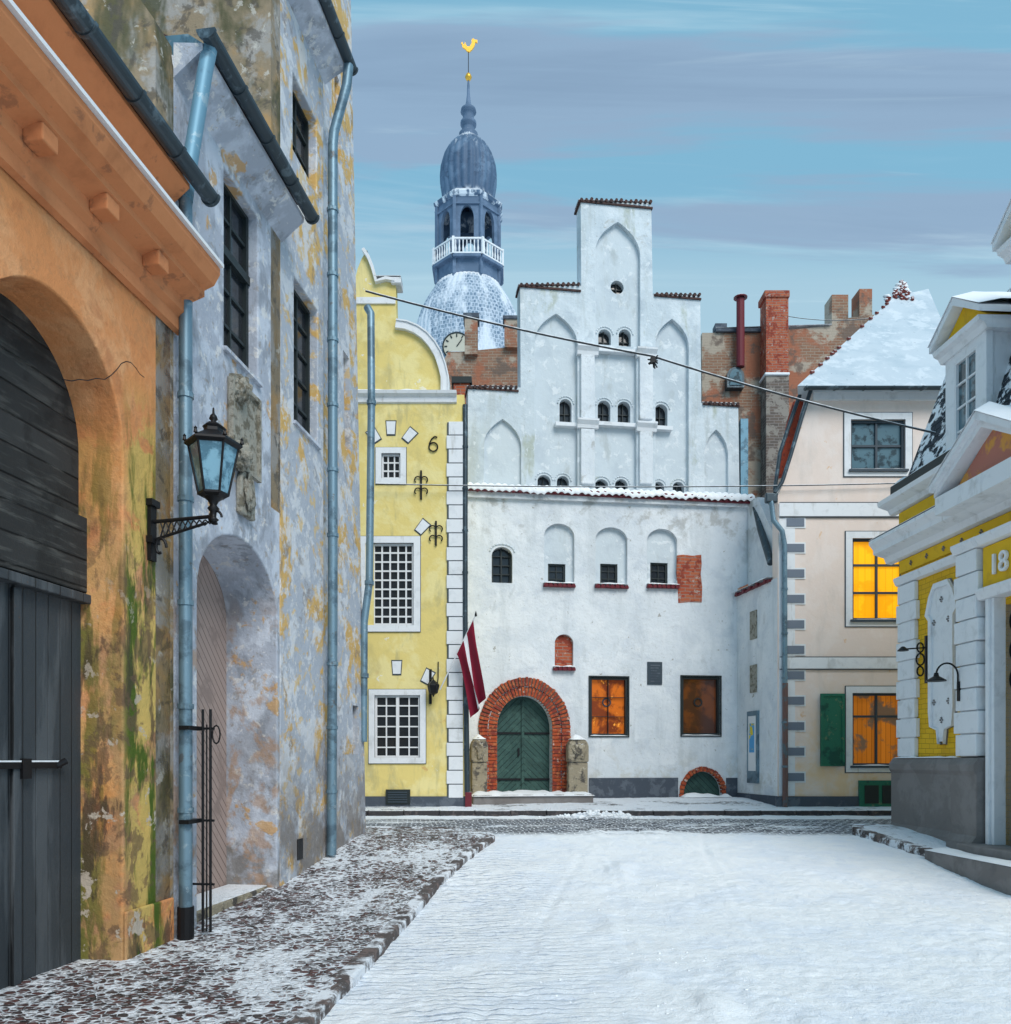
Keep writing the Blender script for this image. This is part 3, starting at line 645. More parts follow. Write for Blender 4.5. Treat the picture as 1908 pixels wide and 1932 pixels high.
tube('pipe',[Q(693,580,14.55),Q(700,592,14.5),Q(701,760,14.5),Q(697,1100,14.5),Q(687,1175,14.45),Q(686,1400,14.4)],.065,metal,dp)
a=Acc(); 
for y in (760,1100,1275): a.tubeseg(Q(701 if y<800 else 697 if y<1200 else 687,y-4,14.5 if y<1200 else 14.42),Q(701 if y<800 else 697 if y<1200 else 687,y+4,14.5 if y<1200 else 14.42),.08,12)
a.out('collars',metal,dp)

sl=empty('wall_lantern')
tip=L.pt(7.85,0,.62); 
zl=EZ+(HY-962)/FP*7.8
bx,by=tip.x,tip.y
def hexl(prof,m,name,seg=6,smooth=False):
    a=Acc(); a.lathe(prof,(bx,by,zl),seg,rot=math.radians(12)); return a.out(name,m,sl,smooth=smooth)
hexl([(0.0,.13),(.125,.13),(.215,.56),(.0,.56)],lampglass,'glass')
a=Acc()
for i in range(6):
    an=2*math.pi*i/6+math.radians(12); c,s=math.cos(an),math.sin(an)
    a.tubeseg((bx+c*.13,by+s*.13,zl+.12),(bx+c*.22,by+s*.22,zl+.57),.011)
    a.lathe([(0,0),(.02,.01),(.012,.04),(.016,.05),(0,.07)],(bx+c*.25,by+s*.25,zl+.60),8)
a.out('cage_bars',iron,sl)
hexl([(0,.10),(.10,.10),(.14,.12),(.14,.14),(0,.14)],iron,'cage_foot')
hexl([(0,.555),(.225,.555),(.26,.58),(.255,.60),(.19,.64),(.09,.70),(.085,.73),(.10,.75),(.06,.78),(0,.78)],iron,'roof')
hexl([(.05,.77),(.02,.80),(.04,.82),(.03,.85),(.012,.87),(.008,.92),(0,.93)],iron,'finial',12,True)
hexl([(.10,.11),(.05,.07),(.03,.03),(.055,.0),(.03,-.03),(.025,-.08),(.05,-.10),(.02,-.13),(0,-.14)],iron,'stem',12,True)
hexl([(0.001,.14),(.05,.16),(.04,.26),(.02,.3),(0,.3)],wframe,'lamp_holder',12,True)
a=Acc(); zb=zl-.10
a.tubeseg(L.pt(7.85,zb,0),L.pt(7.85,zb+.03,.62),.018)
a.tubeseg(L.pt(7.85,zb-.17,.02),L.pt(7.85,zb-.03,.55),.014)
for i in range(9):
    n0=.1+i*.055; f0=.17-(n0/.62)*.14
    a.tubeseg(L.pt(7.85,zb-f0,n0),L.pt(7.85,zb,n0+.05),.007); a.tubeseg(L.pt(7.85,zb,n0),L.pt(7.85,zb-f0+.01,n0+.05),.007)
a.box(L,7.80,7.90,zb-.36,zb+.20,.0,.035); a.box(L,7.78,7.92,zb+.14,zb+.2,0,.06); a.box(L,7.78,7.92,zb-.2,zb-.14,0,.06)
for i in range(14):
    a1=i/14*1.6*math.pi; a2=(i+1)/14*1.6*math.pi; r1=.10-.004*i
    a.tubeseg(L.pt(7.85,zb-.24+r1*math.sin(a1),.10+r1*.6*math.cos(a1)),L.pt(7.85,zb-.24+r1*math.sin(a2),.10+r1*.6*math.cos(a2)),.014)
    a.tubeseg(L.pt(7.85,zb+.02+.06*math.sin(a1),.64+.06*math.cos(a1)),L.pt(7.85,zb+.02+.06*math.sin(a2),.64+.06*math.cos(a2)),.012)
a.out('scroll_bracket',iron,sl)

# ================================================================== YELLOW NARROW HOUSE
yh=empty('yellow_gabled_house')
h=[prect(Y,705,1025,781,1180),prect(Y,707,1312,793,1430),prect(Y,720,856,756,903)]
slab('wall',Y,prect(Y,505,745,876,1560),h,-.4,0,yellow,yh)
t0,t1,z0,z1=Y.r(707,1312,793,1430); win('window_low',Y,t0,t1,z0,z1,-.1,yh,[.25,.5,.75],6,wframe,glassd,.05,.03,.06); box('window_low_mullion',Y,(t0+t1)/2-.035,(t0+t1)/2+.035,z0,z1,-.1,-.02,wframe,yh)
ring('window_low_surround',Y,t0,t1,z0,z1,.13,-.05,.04,trimw,yh); ring('window_low_line',Y,t0-.13,t1+.13,z0-.13,z1+.13,.012,0,.02,greyframe,yh)
t0,t1,z0,z1=Y.r(690,1025,781,1180); win('window_mid',Y,t0,t1,z0,z1,-.1,yh,6,9,wframe,glassd,.05,.035,.06)
ring('window_mid_surround',Y,t0,t1,z0,z1,.15,-.05,.04,trimw,yh); ring('window_mid_line',Y,t0-.15,t1+.15,z0-.15,z1+.15,.012,0,.02,greyframe,yh)
t0,t1,z0,z1=Y.r(720,856,756,903); win('window_small',Y,t0,t1,z0,z1,-.1,yh,[.33,.66],3,wframe,glassd,.04,.03,.06)
ring('window_small_surround',Y,t0,t1,z0,z1,.13,-.05,.04,trimw,yh); ring('window_small_line',Y,t0-.13,t1+.13,z0-.13,z1+.13,.012,0,.02,greyframe,yh)
a=Acc(); yy=797; i=0
while yy<1500:
    x0=843 if i%2 else 847
    t0,t1,z0,z1=Y.r(x0,yy,874,yy+24.5); a.box(Y,t0,t1,z0,z1,0,.05); yy+=26.3; i+=1
a.out('quoins',trimw,yh,bev=.006)
pbox('quoin_backing',Y,(844,797,873,1502),0,.03,greyframe,yh)
pbox('plinth',Y,(560,1503,878,1560),-.1,.04,darkpl,yh)
pbox('cellar_vent',Y,(728,1490,774,1518),.03,.07,darkframe,yh)
a=Acc()
for k in range(5): a.box(Y,*Y.r(733,1494+k*4.5,769,1496.3+k*4.5),.06,.085)
a.out('cellar_vent_slats',greyframe,yh)
a=Acc(); t0=Y.m(500,750)[0]; t1=Y.m(862,750)[0]; zc=Y.m(780,742)[1]
a.extr(Y,[(0,zc-.24),(.05,zc-.22),(.06,zc-.12),(.15,zc-.06),(.17,zc),(0,zc)],t0,t1); a.out('cornice',trimw,yh)
snowcap('cornice_snow',Y,t0,t1,zc,0,.17,.05,yh)
cx=Y.m(690,0)[0]
def gp(x,y): return Y.m(x,y)
outline=[gp(845,740),gp(845,712),gp(840,690),gp(832,667),gp(820,647),gp(805,630),gp(788,618),gp(768,610),gp(748,607),gp(746,527),gp(728,524),gp(712,530),gp(706,505),gp(698,485),gp(688,470)]
mirror=[(2*cx-t,z) for t,z in reversed(outline)]
slab('gable',Y,outline+mirror,[],-.35,-.05,yellow,yh)
def ribbon(name,F,path,w,n0,n1,m,par):
    P=[Vector(p) for p in path]; I=[]
    for i,p in enumerate(P):
        d=(P[min(i+1,len(P)-1)]-P[max(i-1,0)]).normalized(); I.append(p+Vector((-d.y,d.x))*w)
    a=Acc()
    for i in range(len(P)-1): a.prism(F,[tuple(P[i]),tuple(P[i+1]),tuple(I[i+1]),tuple(I[i])],n0,n1)
    return a.out(name,m,par)
ribbon('gable_coping',Y,outline[:9],-.03,-.42,.09,trimw,yh)
ribbon('gable_coping_band',Y,outline[:9],.16,-.08,.06,trimw,yh)
ribbon('gable_coping_top',Y,outline[9:],.07,-.42,.07,trimw,yh)
for i,(xa,ya,xb,yb) in enumerate(((748,607,788,618),(706,524,757,524))):
    p_,q_=gp(xa,ya),gp(xb,yb); snowcap('gable_snow_%d'%i,Y,p_[0],q_[0],p_[1]+.01,-.38,.07,.06,yh,q_[1]+.01)
box('volute_ball',Y,gp(738,0)[0],gp(757,0)[0],gp(740,536)[1],gp(740,524)[1],-.4,.05,trimw,yh,bev=.02)
box('gable_band',Y,gp(640,0)[0],gp(746,0)[0],gp(740,572)[1],gp(740,560)[1],-.36,-.01,trimw,yh)
a=Acc(); a.box(Y,Y.m(507,0)[0],Y.m(873,0)[0],0,zc-.1,-10,-.42); a.out('body',yellow,yh)
a=Acc(); hw=Y.m(876,0)[0]-cx; 
a.prism(Y,[(cx-hw,zc-.3),(cx+hw+.02,zc-.35),(cx+hw*.1,zc+2.5),(cx-hw*.1,zc+2.5)],-10,-.45); a.out('roof',tile,yh)
def rotrect(F,x,y,w,h_,ang,n0,n1,a):
    t,z=F.m(x,y); s=19.5/1600; pts=[]
    for sx,sz in ((-1,-1),(1,-1),(1.25,1),(-1.25,1)):
        X=sx*w*s/2;Z=sz*h_*s/2; c,s_=math.cos(ang),math.sin(ang); pts.append((t+X*c-Z*s_,z+X*s_+Z*c))
    a.prism(F,pts,n0,n1)
for nm,k,mm,n1 in (('white_wedges',1.0,trimw,.03),('wedge_outlines',1.2,greyframe,.012)):
    a=Acc()
    for x,y,an in ((738,808,0),(773,822,.7),(797,995,.7),(749,1260,0),(807,1277,.5),(706,822,-.6)): rotrect(Y,x,y,14*k,24*k,-an,0,n1,a)
    a.out(nm,mm,yh)
a=Acc()
def anchor(x,y,h_):
    t,z=Y.m(x,y); s=19.5/1600; H=h_*s/2
    a.box(Y,t-.02,t+.02,z-H,z+H,.0,.05)
    for sg in (-1,1):
        for vz in (-.45,.35):
            for i in range(8):
                a1=i/8*math.pi*1.3;a2=(i+1)/8*math.pi*1.3; r=.075
                a.tubeseg(Y.pt(t+sg*(r-r*math.cos(a1)),z+H*vz+r*math.sin(a1),.04),Y.pt(t+sg*(r-r*math.cos(a2)),z+H*vz+r*math.sin(a2),.04),.014,6)
anchor(795,916,54); anchor(823,1007,46)
a.out('wall_anchors',iron,yh)
t,z=Y.m(818,846); a=Acc(); 
cs=[]
for i in range(22):
    an=math.radians(150)-i/21*math.radians(360+0); cs.append((t+.10*math.cos(an),z+.02+.10*math.sin(an)))
up=[(t+.09,z+.24),(t+.03,z+.26),(t-.04,z+.2),(t-.09,z+.1)]
pp=up+cs
for p,q in zip(pp,pp[1:]): a.tubeseg(Y.pt(p[0],p[1],.03),Y.pt(q[0],q[1],.03),.016,6)
a.out('iron_number_6',iron,yh)
downpipe('downpipe',Y,[(Y.m(878,0)[0],Y.m(878,765)[1],.02),(Y.m(878,0)[0],Y.m(880,1160)[1],.04),(Y.m(882,0)[0],Y.m(882,1500)[1],.06)],.06,yh,gutm)
pbox('downpipe_base',Y,(878,1495,890,1528),0,.12,maroon,yh)
pbox('chimney',Fr(0,22,1,0),(856,722,886,800),-.5,0,brick,yh)
pbox('chimney_cap',Fr(0,22,1,0),(852,710,890,722),-.55,.05,darkframe,yh)
sc=empty('wall_sconce')
t,z=Y.m(815,1300); 
a=Acc(); a.box(Y,t-.06,t+.0,z-.35,z+.45,0,.04); a.tubeseg(Y.pt(t-.03,z+.2,.03),Y.pt(t+.06,z+.22,.3),.015)
p=Y.pt(t+.06,z-.12,.3)
a.lathe([(0,.34),(.02,.30),(.13,.2),(.14,.17),(.10,.0),(.03,-.04),(0,-.1)],p,6)
a.out('lantern',iron,sc)
a=Acc(); a.lathe([(0,.02),(.085,.02),(.115,.16),(0,.16)],p,6,rot=.3); a.out('glass',lampglass,sc)
tube('hook',[Y.pt(t+.15,z+.62,.02),Y.pt(t+.15,z+.25,.05),Y.pt(t+.12,z-.05,.05)],.012,iron,sc)
fl=empty('latvian_flag')
pa=Vector(Q(830,1302,19.3)); pb=Vector(Q(898,1160,18.9))
tube('pole',[pa,pb],.016,wframe,fl); a=Acc(); a.lathe([(0,-.05),(.03,-.02),(.02,.03),(0,.09)],pb,8); a.out('pole_tip',iron,fl)
def cloth(v0,v1,m,name):
    v=[];f=[]; NU,NV=26,8
    p0=pa.lerp(pb,.93); p1=pa.lerp(pb,.48)
    for i in range(NU+1):
        u=i/NU
        for j in range(NV+1):
            w=v0+(v1-v0)*j/NV
            hp=p0.lerp(p1,w)
            dx=lin([(0,0),(.3,.05),(1,.22)],u)-.1*w*u ; dz=-1.75*u*(1-.12*w)
            fold=.09*math.sin(w*11+u*2)*u**.5
            hx=hp.x+(p0.x+.02-hp.x)*.62*u**.7+dx+.06*math.sin(w*9+2*u)*u
            hz=hp.z+dz+(.0 if w<.5 else .1*u)
            v.append((hx,hp.y-.02-fold,hz))
    for i in range(NU):
        for j in range(NV): q=i*(NV+1)+j; f.append((q,q+1,q+NV+2,q+NV+1))
    return mk(name,v,f,m,fl,smooth=True,recalc=False)
cloth(0,.4,red_f,'cloth_upper'); cloth(.4,.6,wh_f,'cloth_white'); cloth(.6,1,red_f,'cloth_lower')

# ================================================================== WHITE HOUSE
ww=empty('white_stepped_gable_house')
P=lambda x,y:W.m(x,y)
lowout=[P(880,1540),P(1392,1540),P(1392,1110),P(1416,1100),P(1420,952),P(880,930)]
hl=[parch(W,928,1032,967,1100,18)]
for x0,x1,y0 in ((1027,1084,988),(1124,1184,995),(1221,1278,998)): hl.append(parch(W,x0,y0,x1,1104,24))
hl.append(prect(W,1113,1278,1185,1389)); hl.append(prect(W,1286,1277,1359,1388)); hl.append(parch(W,1047,1197,1082,1262,17))
hl.append(parch(W,938,1313,1042,1500,62)); hl.append(parch(W,1290,1456,1362,1502,40))
slab('front_wall',W,lowout,hl,-.45,0,white,ww,bev=.025)
G=-.12
up=[P(884,950),P(884,727),P(984,727),P(983,536),P(1099,534),P(1098,376),P(1232,377),P(1235,551),P(1325,553),P(1327,757),P(1397,759),P(1400,960)]
hu=[parch(W,915,787,985,912,50,True),parch(W,1333,807,1378,925,48,True),
    parch(W,1011,587,1092,925,55,True),parch(W,1240,597,1303,932,50,True),
    parch(W,1126,413,1211,648,60,True),prect(W,1126,656,1204,930)]
slab('gable_wall',W,up,hu,-.45+G,0+G,white_up,ww,bev=.03)
wins=[(1134,612,1158,653),(1173,612,1196,653),(1060,745,1083,795),(1133,748,1157,793),(1171,750,1195,793),(1242,755,1266,800),(1018,890,1043,925),(1055,892,1078,926),(1128,898,1153,934),(1166,898,1190,934),(1239,903,1260,937),(1276,903,1298,937)]
hw_=[parch(W,*w_,12) for w_ in wins]
c_=P(1170,532); cir=[(c_[0]+.17*math.cos(i/20*2*math.pi),c_[1]+.17*math.sin(i/20*2*math.pi)) for i in range(20)]
slab('niche_backs',W,[P(1000,945),P(1000,570),P(1110,560),P(1112,400),P(1222,400),P(1224,570),P(1315,580),P(1315,945)],hw_+[cir],-.40+G,-.13+G,niche_w,ww)
pbox('side_niche_back',W,(905,780,995,920),-.5+G,-.10+G,niche_w,ww)
pbox('side_niche_back_2',W,(1328,800,1388,932),-.5+G,-.10+G,niche_w,ww)
pbox('gable_window_glass',W,(1012,600,1306,940),-.36+G,-.33+G,glassd,ww)
box('round_window_glass',W,c_[0]-.2,c_[0]+.2,c_[1]-.2,c_[1]+.2,-.36+G,-.3+G,glassd,ww)
a=Acc()
for w_ in wins:
    t0,t1,z0,z1=W.r(*w_); a.box(W,(t0+t1)/2-.012,(t0+t1)/2+.012,z0,z1,-.33+G,-.27+G); a.box(W,t0,t1,(z0+z1)/2-.012,(z0+z1)/2+.012,-.33+G,-.28+G)
a.box(W,c_[0]-.01,c_[0]+.01,c_[1]-.17,c_[1]+.17,-.3+G,-.24+G);a.box(W,c_[0]-.17,c_[0]+.17,c_[1]-.01,c_[1]+.01,-.3+G,-.25+G)
a.out('gable_window_bars',darkframe,ww)
a=Acc()
for x0,y0,x1,y1 in wins+[(928,1032,967,1060)]:
    t0,t1,z0,z1=W.r(x0-4,y0-5,x1+4,y0+10); n_=-.13+G if y0<1000 else 0
    cc=(t0+t1)/2; hh=(t1-t0)/2; pr=None
    for i in range(11):
        an=math.pi*i/10; q=W.pt(cc+hh*math.cos(an),z0+(z1-z0)*math.sin(an),n_)
        if pr is not None: a.tubeseg(pr,q,.022,6)
        pr=q
a.out('window_hoods',white_up,ww,smooth=True)
a=Acc()
for x0,x1 in ((1097,1123),(1208,1233)):
    for ya,yb in ((665,790),(808,912)): a.box(W,*W.r(x0,ya,x1,yb),G-.02,G+.10)
a.out('pilasters',white,ww,bev=.02)
a=Acc()
for x0,x1,y in ((1090,1130,652),(1202,1240,657),(1090,1130,791),(1202,1240,797)):
    t0,t1,z0,z1=W.r(x0,y,x1,y+16); a.extr(W,[(G-.02,z0),(G+.10,z0),(G+.12,z0+.08),(G+.19,z1-.04),(G+.19,z1),(G-.02,z1)],t0,t1)
for x0,x1,y in ((1130,1202,654),(1130,1202,794),(1050,1090,794),(1240,1272,801)):
    t0,t1,z0,z1=W.r(x0,y,x1,y+7); a.box(W,t0,t1,z0,z1,-.2+G,G+.04)
a.out('ledges',trimw,ww)
for i,(x0,x1,y) in enumerate(((1090,1130,652),(1202,1240,657),(1090,1130,791),(1202,1240,797))):
    t0,t1,z0,z1=W.r(x0,y,x1,y+16); snowcap('ledge_snow_%d'%i,W,t0,t1,z1,G,G+.19,.05,ww)
for i,(xa,ya,xb,yb) in enumerate(((1094,372,1234,376),(980,533,1098,532),(1237,551,1326,553),(882,726,980,727),(1329,757,1399,759))):
    p,q=P(xa,ya),P(xb,yb); tiles('coping_%d'%i,W,p[0],p[1]-.0,q[0],q[1]-.0,G-.5,G+.07,tile,ww,.12,.04)
    snowcap('coping_snow_%d'%i,W,p[0],q[0],p[1]+.04,G-.45,G-.02,.04,ww,q[1]+.04)
p,q=P(880,927),P(1418,948)
a=Acc()
a.prism(W,[p,q,(q[0],q[1]-.16),(p[0],p[1]-.16)],-.1,.10); a.out('string_cornice',white,ww)
tiles('tile_band',W,p[0],p[1]+.03,q[0],q[1]+.03,-.14,.20,maroon,ww,.17,.06)
def wavy_snow():
    v=[];f=[];n=260
    for i in range(n+1):
        u=i/n; t=p[0]+(q[0]-p[0])*u; z=p[1]+(q[1]-p[1])*u
        wv=.05*abs(math.sin(u*(q[0]-p[0])/.17*math.pi))+.05*noise.noise((t*3,0,1)); dp_=.05*noise.noise((t*2,4,1))
        for nn,zz in ((-.14,.12),(-.06,.18+wv),(.08,.15+wv),(.20,.07+wv),(.24,-.03+wv*1.0-dp_),(.22,-.06+wv-dp_)):
            v.append(W.pt(t,z+zz,nn))
    for i in range(n):
        for j in range(5): k=i*6+j; f.append((k,k+1,k+7,k+6))
    mk('tile_band_snow',v,f,snow_m,ww,smooth=True)
wavy_snow()
pbox('arched_window_glass',W,(924,1028,971,1104),-.28,-.22,glassd,ww)
a=Acc(); t0,t1,z0,z1=W.r(928,1032,967,1100)
a.box(W,t0,t0+.05,z0,z1,-.22,-.12);a.box(W,t1-.05,t1,z0,z1,-.22,-.12);a.box(W,(t0+t1)/2-.02,(t0+t1)/2+.02,z0,z1,-.22,-.14)
for k in range(4): a.box(W,t0,t1,z0+k*(z1-z0)/4,z0+k*(z1-z0)/4+.03,-.22,-.15)
a.out('arched_window_bars',darkframe,ww)
nb_h=[prect(W,1036,1062,1069,1103.5),prect(W,1135,1062,1168,1103.5),prect(W,1230,1060,1263,1103.5)]
slab('mid_niche_backs',W,[P(1020,1106),P(1020,980),P(1285,985),P(1285,1106)],nb_h,-.3,-.12,niche_w,ww)
for i,r_ in enumerate(((1036,1062,1069,1104),(1135,1062,1168,1104),(1230,1060,1263,1104))):
    t0,t1,z0,z1=W.r(*r_); win('square_window_%d'%i,W,t0,t1,z0,z1,-.22,ww,2,3,darkframe,glassd,.045,.025)
for i,(x0,x1,y) in enumerate(((1025,1085,1105),(1122,1185,1107),(1220,1280,1107),(1043,1085,1262))):
    t0,t1,z0,z1=W.r(x0,y,x1,y+7); tiles('red_sill_%d'%i,W,t0,z1,t1,z1,-.1,.12,maroon,ww,.11,.05)
    snowcap('sill_snow_%d'%i,W,t0,t1,z1+.045,-.12,.11,.05,ww)
pbox('small_niche_brick',W,(1040,1190,1090,1270),-.3,-.1,brick,ww)
bp_=[P(1278,1048),P(1290,1047),P(1306,1049),P(1323,1047),P(1324,1065),P(1322,1084),P(1325,1108),P(1324,1137),P(1300,1136),P(1280,1138),P(1279,1110),P(1277,1080)]
a=Acc(); a.prism(W,bp_,-.05,.012); a.out('brick_patch',brick,ww)
pbox('bronze_plaque',W,(1222,1249,1250,1292),0,.03,greyframe,ww,.008)
a=Acc()
for k in range(7): a.box(W,*W.r(1227,1255+k*5,1245-(k%3)*3,1257+k*5),.025,.036)
a.out('plaque_lines',darkpl,ww)
for i,(r_,gm) in enumerate((((1113,1278,1185,1389),amber),((1286,1277,1359,1388),brown_lit))):
    t0,t1,z0,z1=W.r(*r_); win('lit_window_%d'%i,W,t0,t1,z0,z1,-.14,ww,[.5] if i==0 else [],[.33,.66] if i==0 else [],darkframe,gm,.06,.012,.12)
    tt,zz=W.m((r_[0]+r_[2])/2-2,1325); 
    a=Acc(); pr=None
    for k in range(15):
        an=k/14*2*math.pi; q_=W.pt(tt+.10*math.cos(an),zz+.10*math.sin(an),-.12)
        if pr is not None: a.tubeseg(pr,q_,.02,6)
        pr=q_
    a.out('window_wreath_%d'%i,greyframe if i==0 else darkframe,ww)
    ring('window_edge_%d'%i,W,t0,t1,z0,z1,.03,-.02,.03,darkframe,ww)
    snowcap('lit_window_snow_%d'%i,W,t0,t1,z0+.002,-.05,.03,.03,ww)
t0,t1,z0,z1=W.r(938,1313,1042,1500); cc=(t0+t1)/2
box('door_leaves',W,t0-.1,t1+.1,z0-.1,z1+.1,-.42,-.33,greend,ww)
box('door_meeting_strip',W,cc-.03,cc+.03,z0,z1,-.33,-.29,greend,ww)
a=Acc()
for zz in (z0+.35,z0+1.5):
    a.box(W,t0,cc-.05,zz,zz+.05,-.33,-.30); a.box(W,cc+.05,t1,zz,zz+.05,-.33,-.30)
a.box(W,cc-.12,cc-.08,z0+.95,z0+1.15,-.33,-.28)
a.out('door_hinges',iron,ww)
def voussoirs(cc,zs,rx,rz,w,n0,n1,name,zb,k=30,power=1.0):
    a=Acc()
    def pp(an,e): return (cc+(rx+e)*math.cos(an),zs+(rz+e)*math.sin(an)**power if math.sin(an)>0 else zs)
    for i in range(k):
        a1=math.pi*i/k+.014;a2=math.pi*(i+1)/k-.014; j=random.uniform(-.015,.015); e=random.uniform(-.012,.012)
        a.prism(W,[pp(a1,0),pp(a1,w+e),pp(a2,w+e),pp(a2,0)],n0,n1+j)
    z=zs; h_=.088
    while z>zb:
        for sg in (-1,1):
            j=random.uniform(-.012,.012); e=random.uniform(-.012,.012)
            x0_,x1_=cc+sg*rx,cc+sg*(rx+w+e); a.box(W,min(x0_,x1_),max(x0_,x1_),z-h_+.008,z-.005,n0,n1+j)
        z-=h_
    a.out(name,voussoir,ww,bev=.008)
    outer=[(cc+rx+w-.01,zb)]+[pp(math.pi*i/24,w-.01) for i in range(25)]+[(cc-rx-w+.01,zb)]
    inner=[(cc-rx-.004,zb)]+[pp(math.pi-math.pi*i/24,.004) for i in range(25)]+[(cc+rx+.004,zb)]
    n=len(outer); inner=list(reversed(inner))
    v=[W.pt(t,z,n1-.022) for t,z in outer]+[W.pt(t,z,n1-.022) for t,z in inner]
    mk(name+'_mortar',v,[(i,i+1,n+i+1,n+i) for i in range(n-1)],mortarm,ww)
s_=W.r(938,1313,1042,1375); zs=s_[2]-.0; rx=(t1-t0)/2; rz=s_[3]-s_[2]
voussoirs(cc,zs,rx,rz,.22,-.2,.03,'portal_inner_arch',z0)
voussoirs(cc,zs,rx+.23,rz+.23,.22,-.1,.07,'portal_outer_arch',z0,38)
t_,b_,c2_,d_=W.r(1290,1456,1362,1502)
voussoirs((t_+b_)/2,c2_+.06,(b_-t_)/2,d_-c2_-.06,.12,-.1,.04,'cellar_arch',c2_+.05,18)
box('cellar_hatch',W,t_-.05,b_+.05,c2_-.1,d_+.05,-.35,-.15,greend,ww)
for i,(x0,x1) in enumerate(((1112,1280),(1371,1393))): pbox('plinth_%d'%i,W,(x0,1468,x1,1540),-.05,.03,darkpl,ww)
for i,(x0,x1) in enumerate(((888,922),(1071,1112))):
    F2=W; t0_,t1_,z0_,z1_=W.r(x0,1440,x1,1530,.5)
    s_o=empty('portal_stele' if i==0 else 'portal_stele.001')
    a=Acc(); a.box(F2,t0_+.03,t1_-.03,.6,z1_+.02,.25,.5); a.out('shaft',stone,s_o,bev=.03)
    tm=(t0_+t1_)/2; hw2=(t1_-t0_)/2
    a=Acc(); a.prism(F2,arch(tm-hw2*.95,tm+hw2*.95,z1_+.02,z1_+.38,z1_+.62),.22,.54); a.out('head',stone,s_o,bev=.04)
    blob('relief',F2.pt(tm,z1_+.3,.53),hw2*.6,.06,.2,stone,s_o,i,.5)
    snowcap('snow',F2,tm-hw2*.7,tm+hw2*.7,z1_+.57,.2,.56,.14,s_o)
st=empty('portal_steps')
t0_,t1_,z0_,z1_=W.r(893,1500,1120,1530,.9); 
a=Acc(); a.box(W,t0_,t1_,.5,z1_,.02,.9); a.out('step',plinthg,st,bev=.02)
snowcap('step_snow',W,t0_-.03,t1_+.03,z1_-.03,.02,.95,.13,st)
snowcap('hatch_snow',W,t_-.1,b_+.15,c2_-.02,0,.3,.1,ww)
ta=P(884,0)[0]; tb=P(1397,0)[0]
a=Acc(); a.box(W,ta+.02,tb-.02,.3,P(900,930)[1],-9,-.6); a.out('body',white,ww)
tm=P(1165,0)[0]; a=Acc(); a.prism(W,[(ta+.1,P(900,930)[1]-.1),(tb-.1,P(900,930)[1]-.1),(tm+.3,P(1165,480)[1]),(tm-.3,P(1165,480)[1])],-9,-.6); a.out('roof',tile,ww)
p0=W.pt(P(1391,0)[0],0,.0); p1=Vector((6.27,19.5,0))
AN=Fr(p0.x,p0.y,p1.x-p0.x,p1.y-p0.y,1 if Fr(p0.x,p0.y,p1.x-p0.x,p1.y-p0.y).n.x<0 else -1)
an_=empty('white_annex_wall')
zA0=EZ+(HY-1132)/FP*p0.y; zA1=EZ+(HY-1096)/FP*19.9
slab('wall',AN,[(0,.4),(1,.4),(1,zA1),(0,zA1)],[],-.25,0,white,an_)
tiles('coping',AN,0,zA1+.02,.85,zA1+.02,-.3,.1,maroon,an_,.15,.05); snowcap('coping_snow',AN,0,.85,zA1+.06,-.3,.12,.08,an_)
zU=EZ+(HY-950)/FP*21.7
slab('upper_wall',AN,[(0.02,zA1),(.9,zA1),(.9,EZ+(HY-1060)/FP*20),(.25,zU),(0.02,zU)],[],-.5,-.28,white,an_)
tube('raking_gutter',[Q(1424,945,21.6),Q(1436,1000,20.9),Q(1455,1062,20.1)],.09,gutm,an_)
box('plinth',AN,0.01,.99,.4,EZ+(HY-1500)/FP*20.3,0,.03,darkpl,an_)
nbd=empty('notice_board')
tt=AN.m(1413,1400)[0]; t2=AN.m(1433,1400)[0]
zz0=AN.m(1423,1478)[1]; zz1=AN.m(1423,1342)[1]
box('frame',AN,tt,t2,zz0,zz1,0,.05,metal,nbd); box('sheet',AN,tt+.04,t2-.04,zz0+.3,zz1-.12,.05,.056,wframe,nbd)
box('poster',AN,tt+.07,t2-.07,zz0+.75,zz1-.3,.056,.062,mat('poster_blue',(.10,.35,.65),[dict(c=(.75,.6,.05),s=4,lo=.55,hi=.57)]),nbd)
for i,(y0,y1) in enumerate(((1153,1206),(1255,1307))):
    ta_=AN.m(1417,1180)[0]; tb_=AN.m(1429,1180)[0]; box('stone_tablet_%d'%i,AN,ta_,tb_,AN.m(1423,y1)[1],AN.m(1423,y0)[1],0,.03,relief,an_)

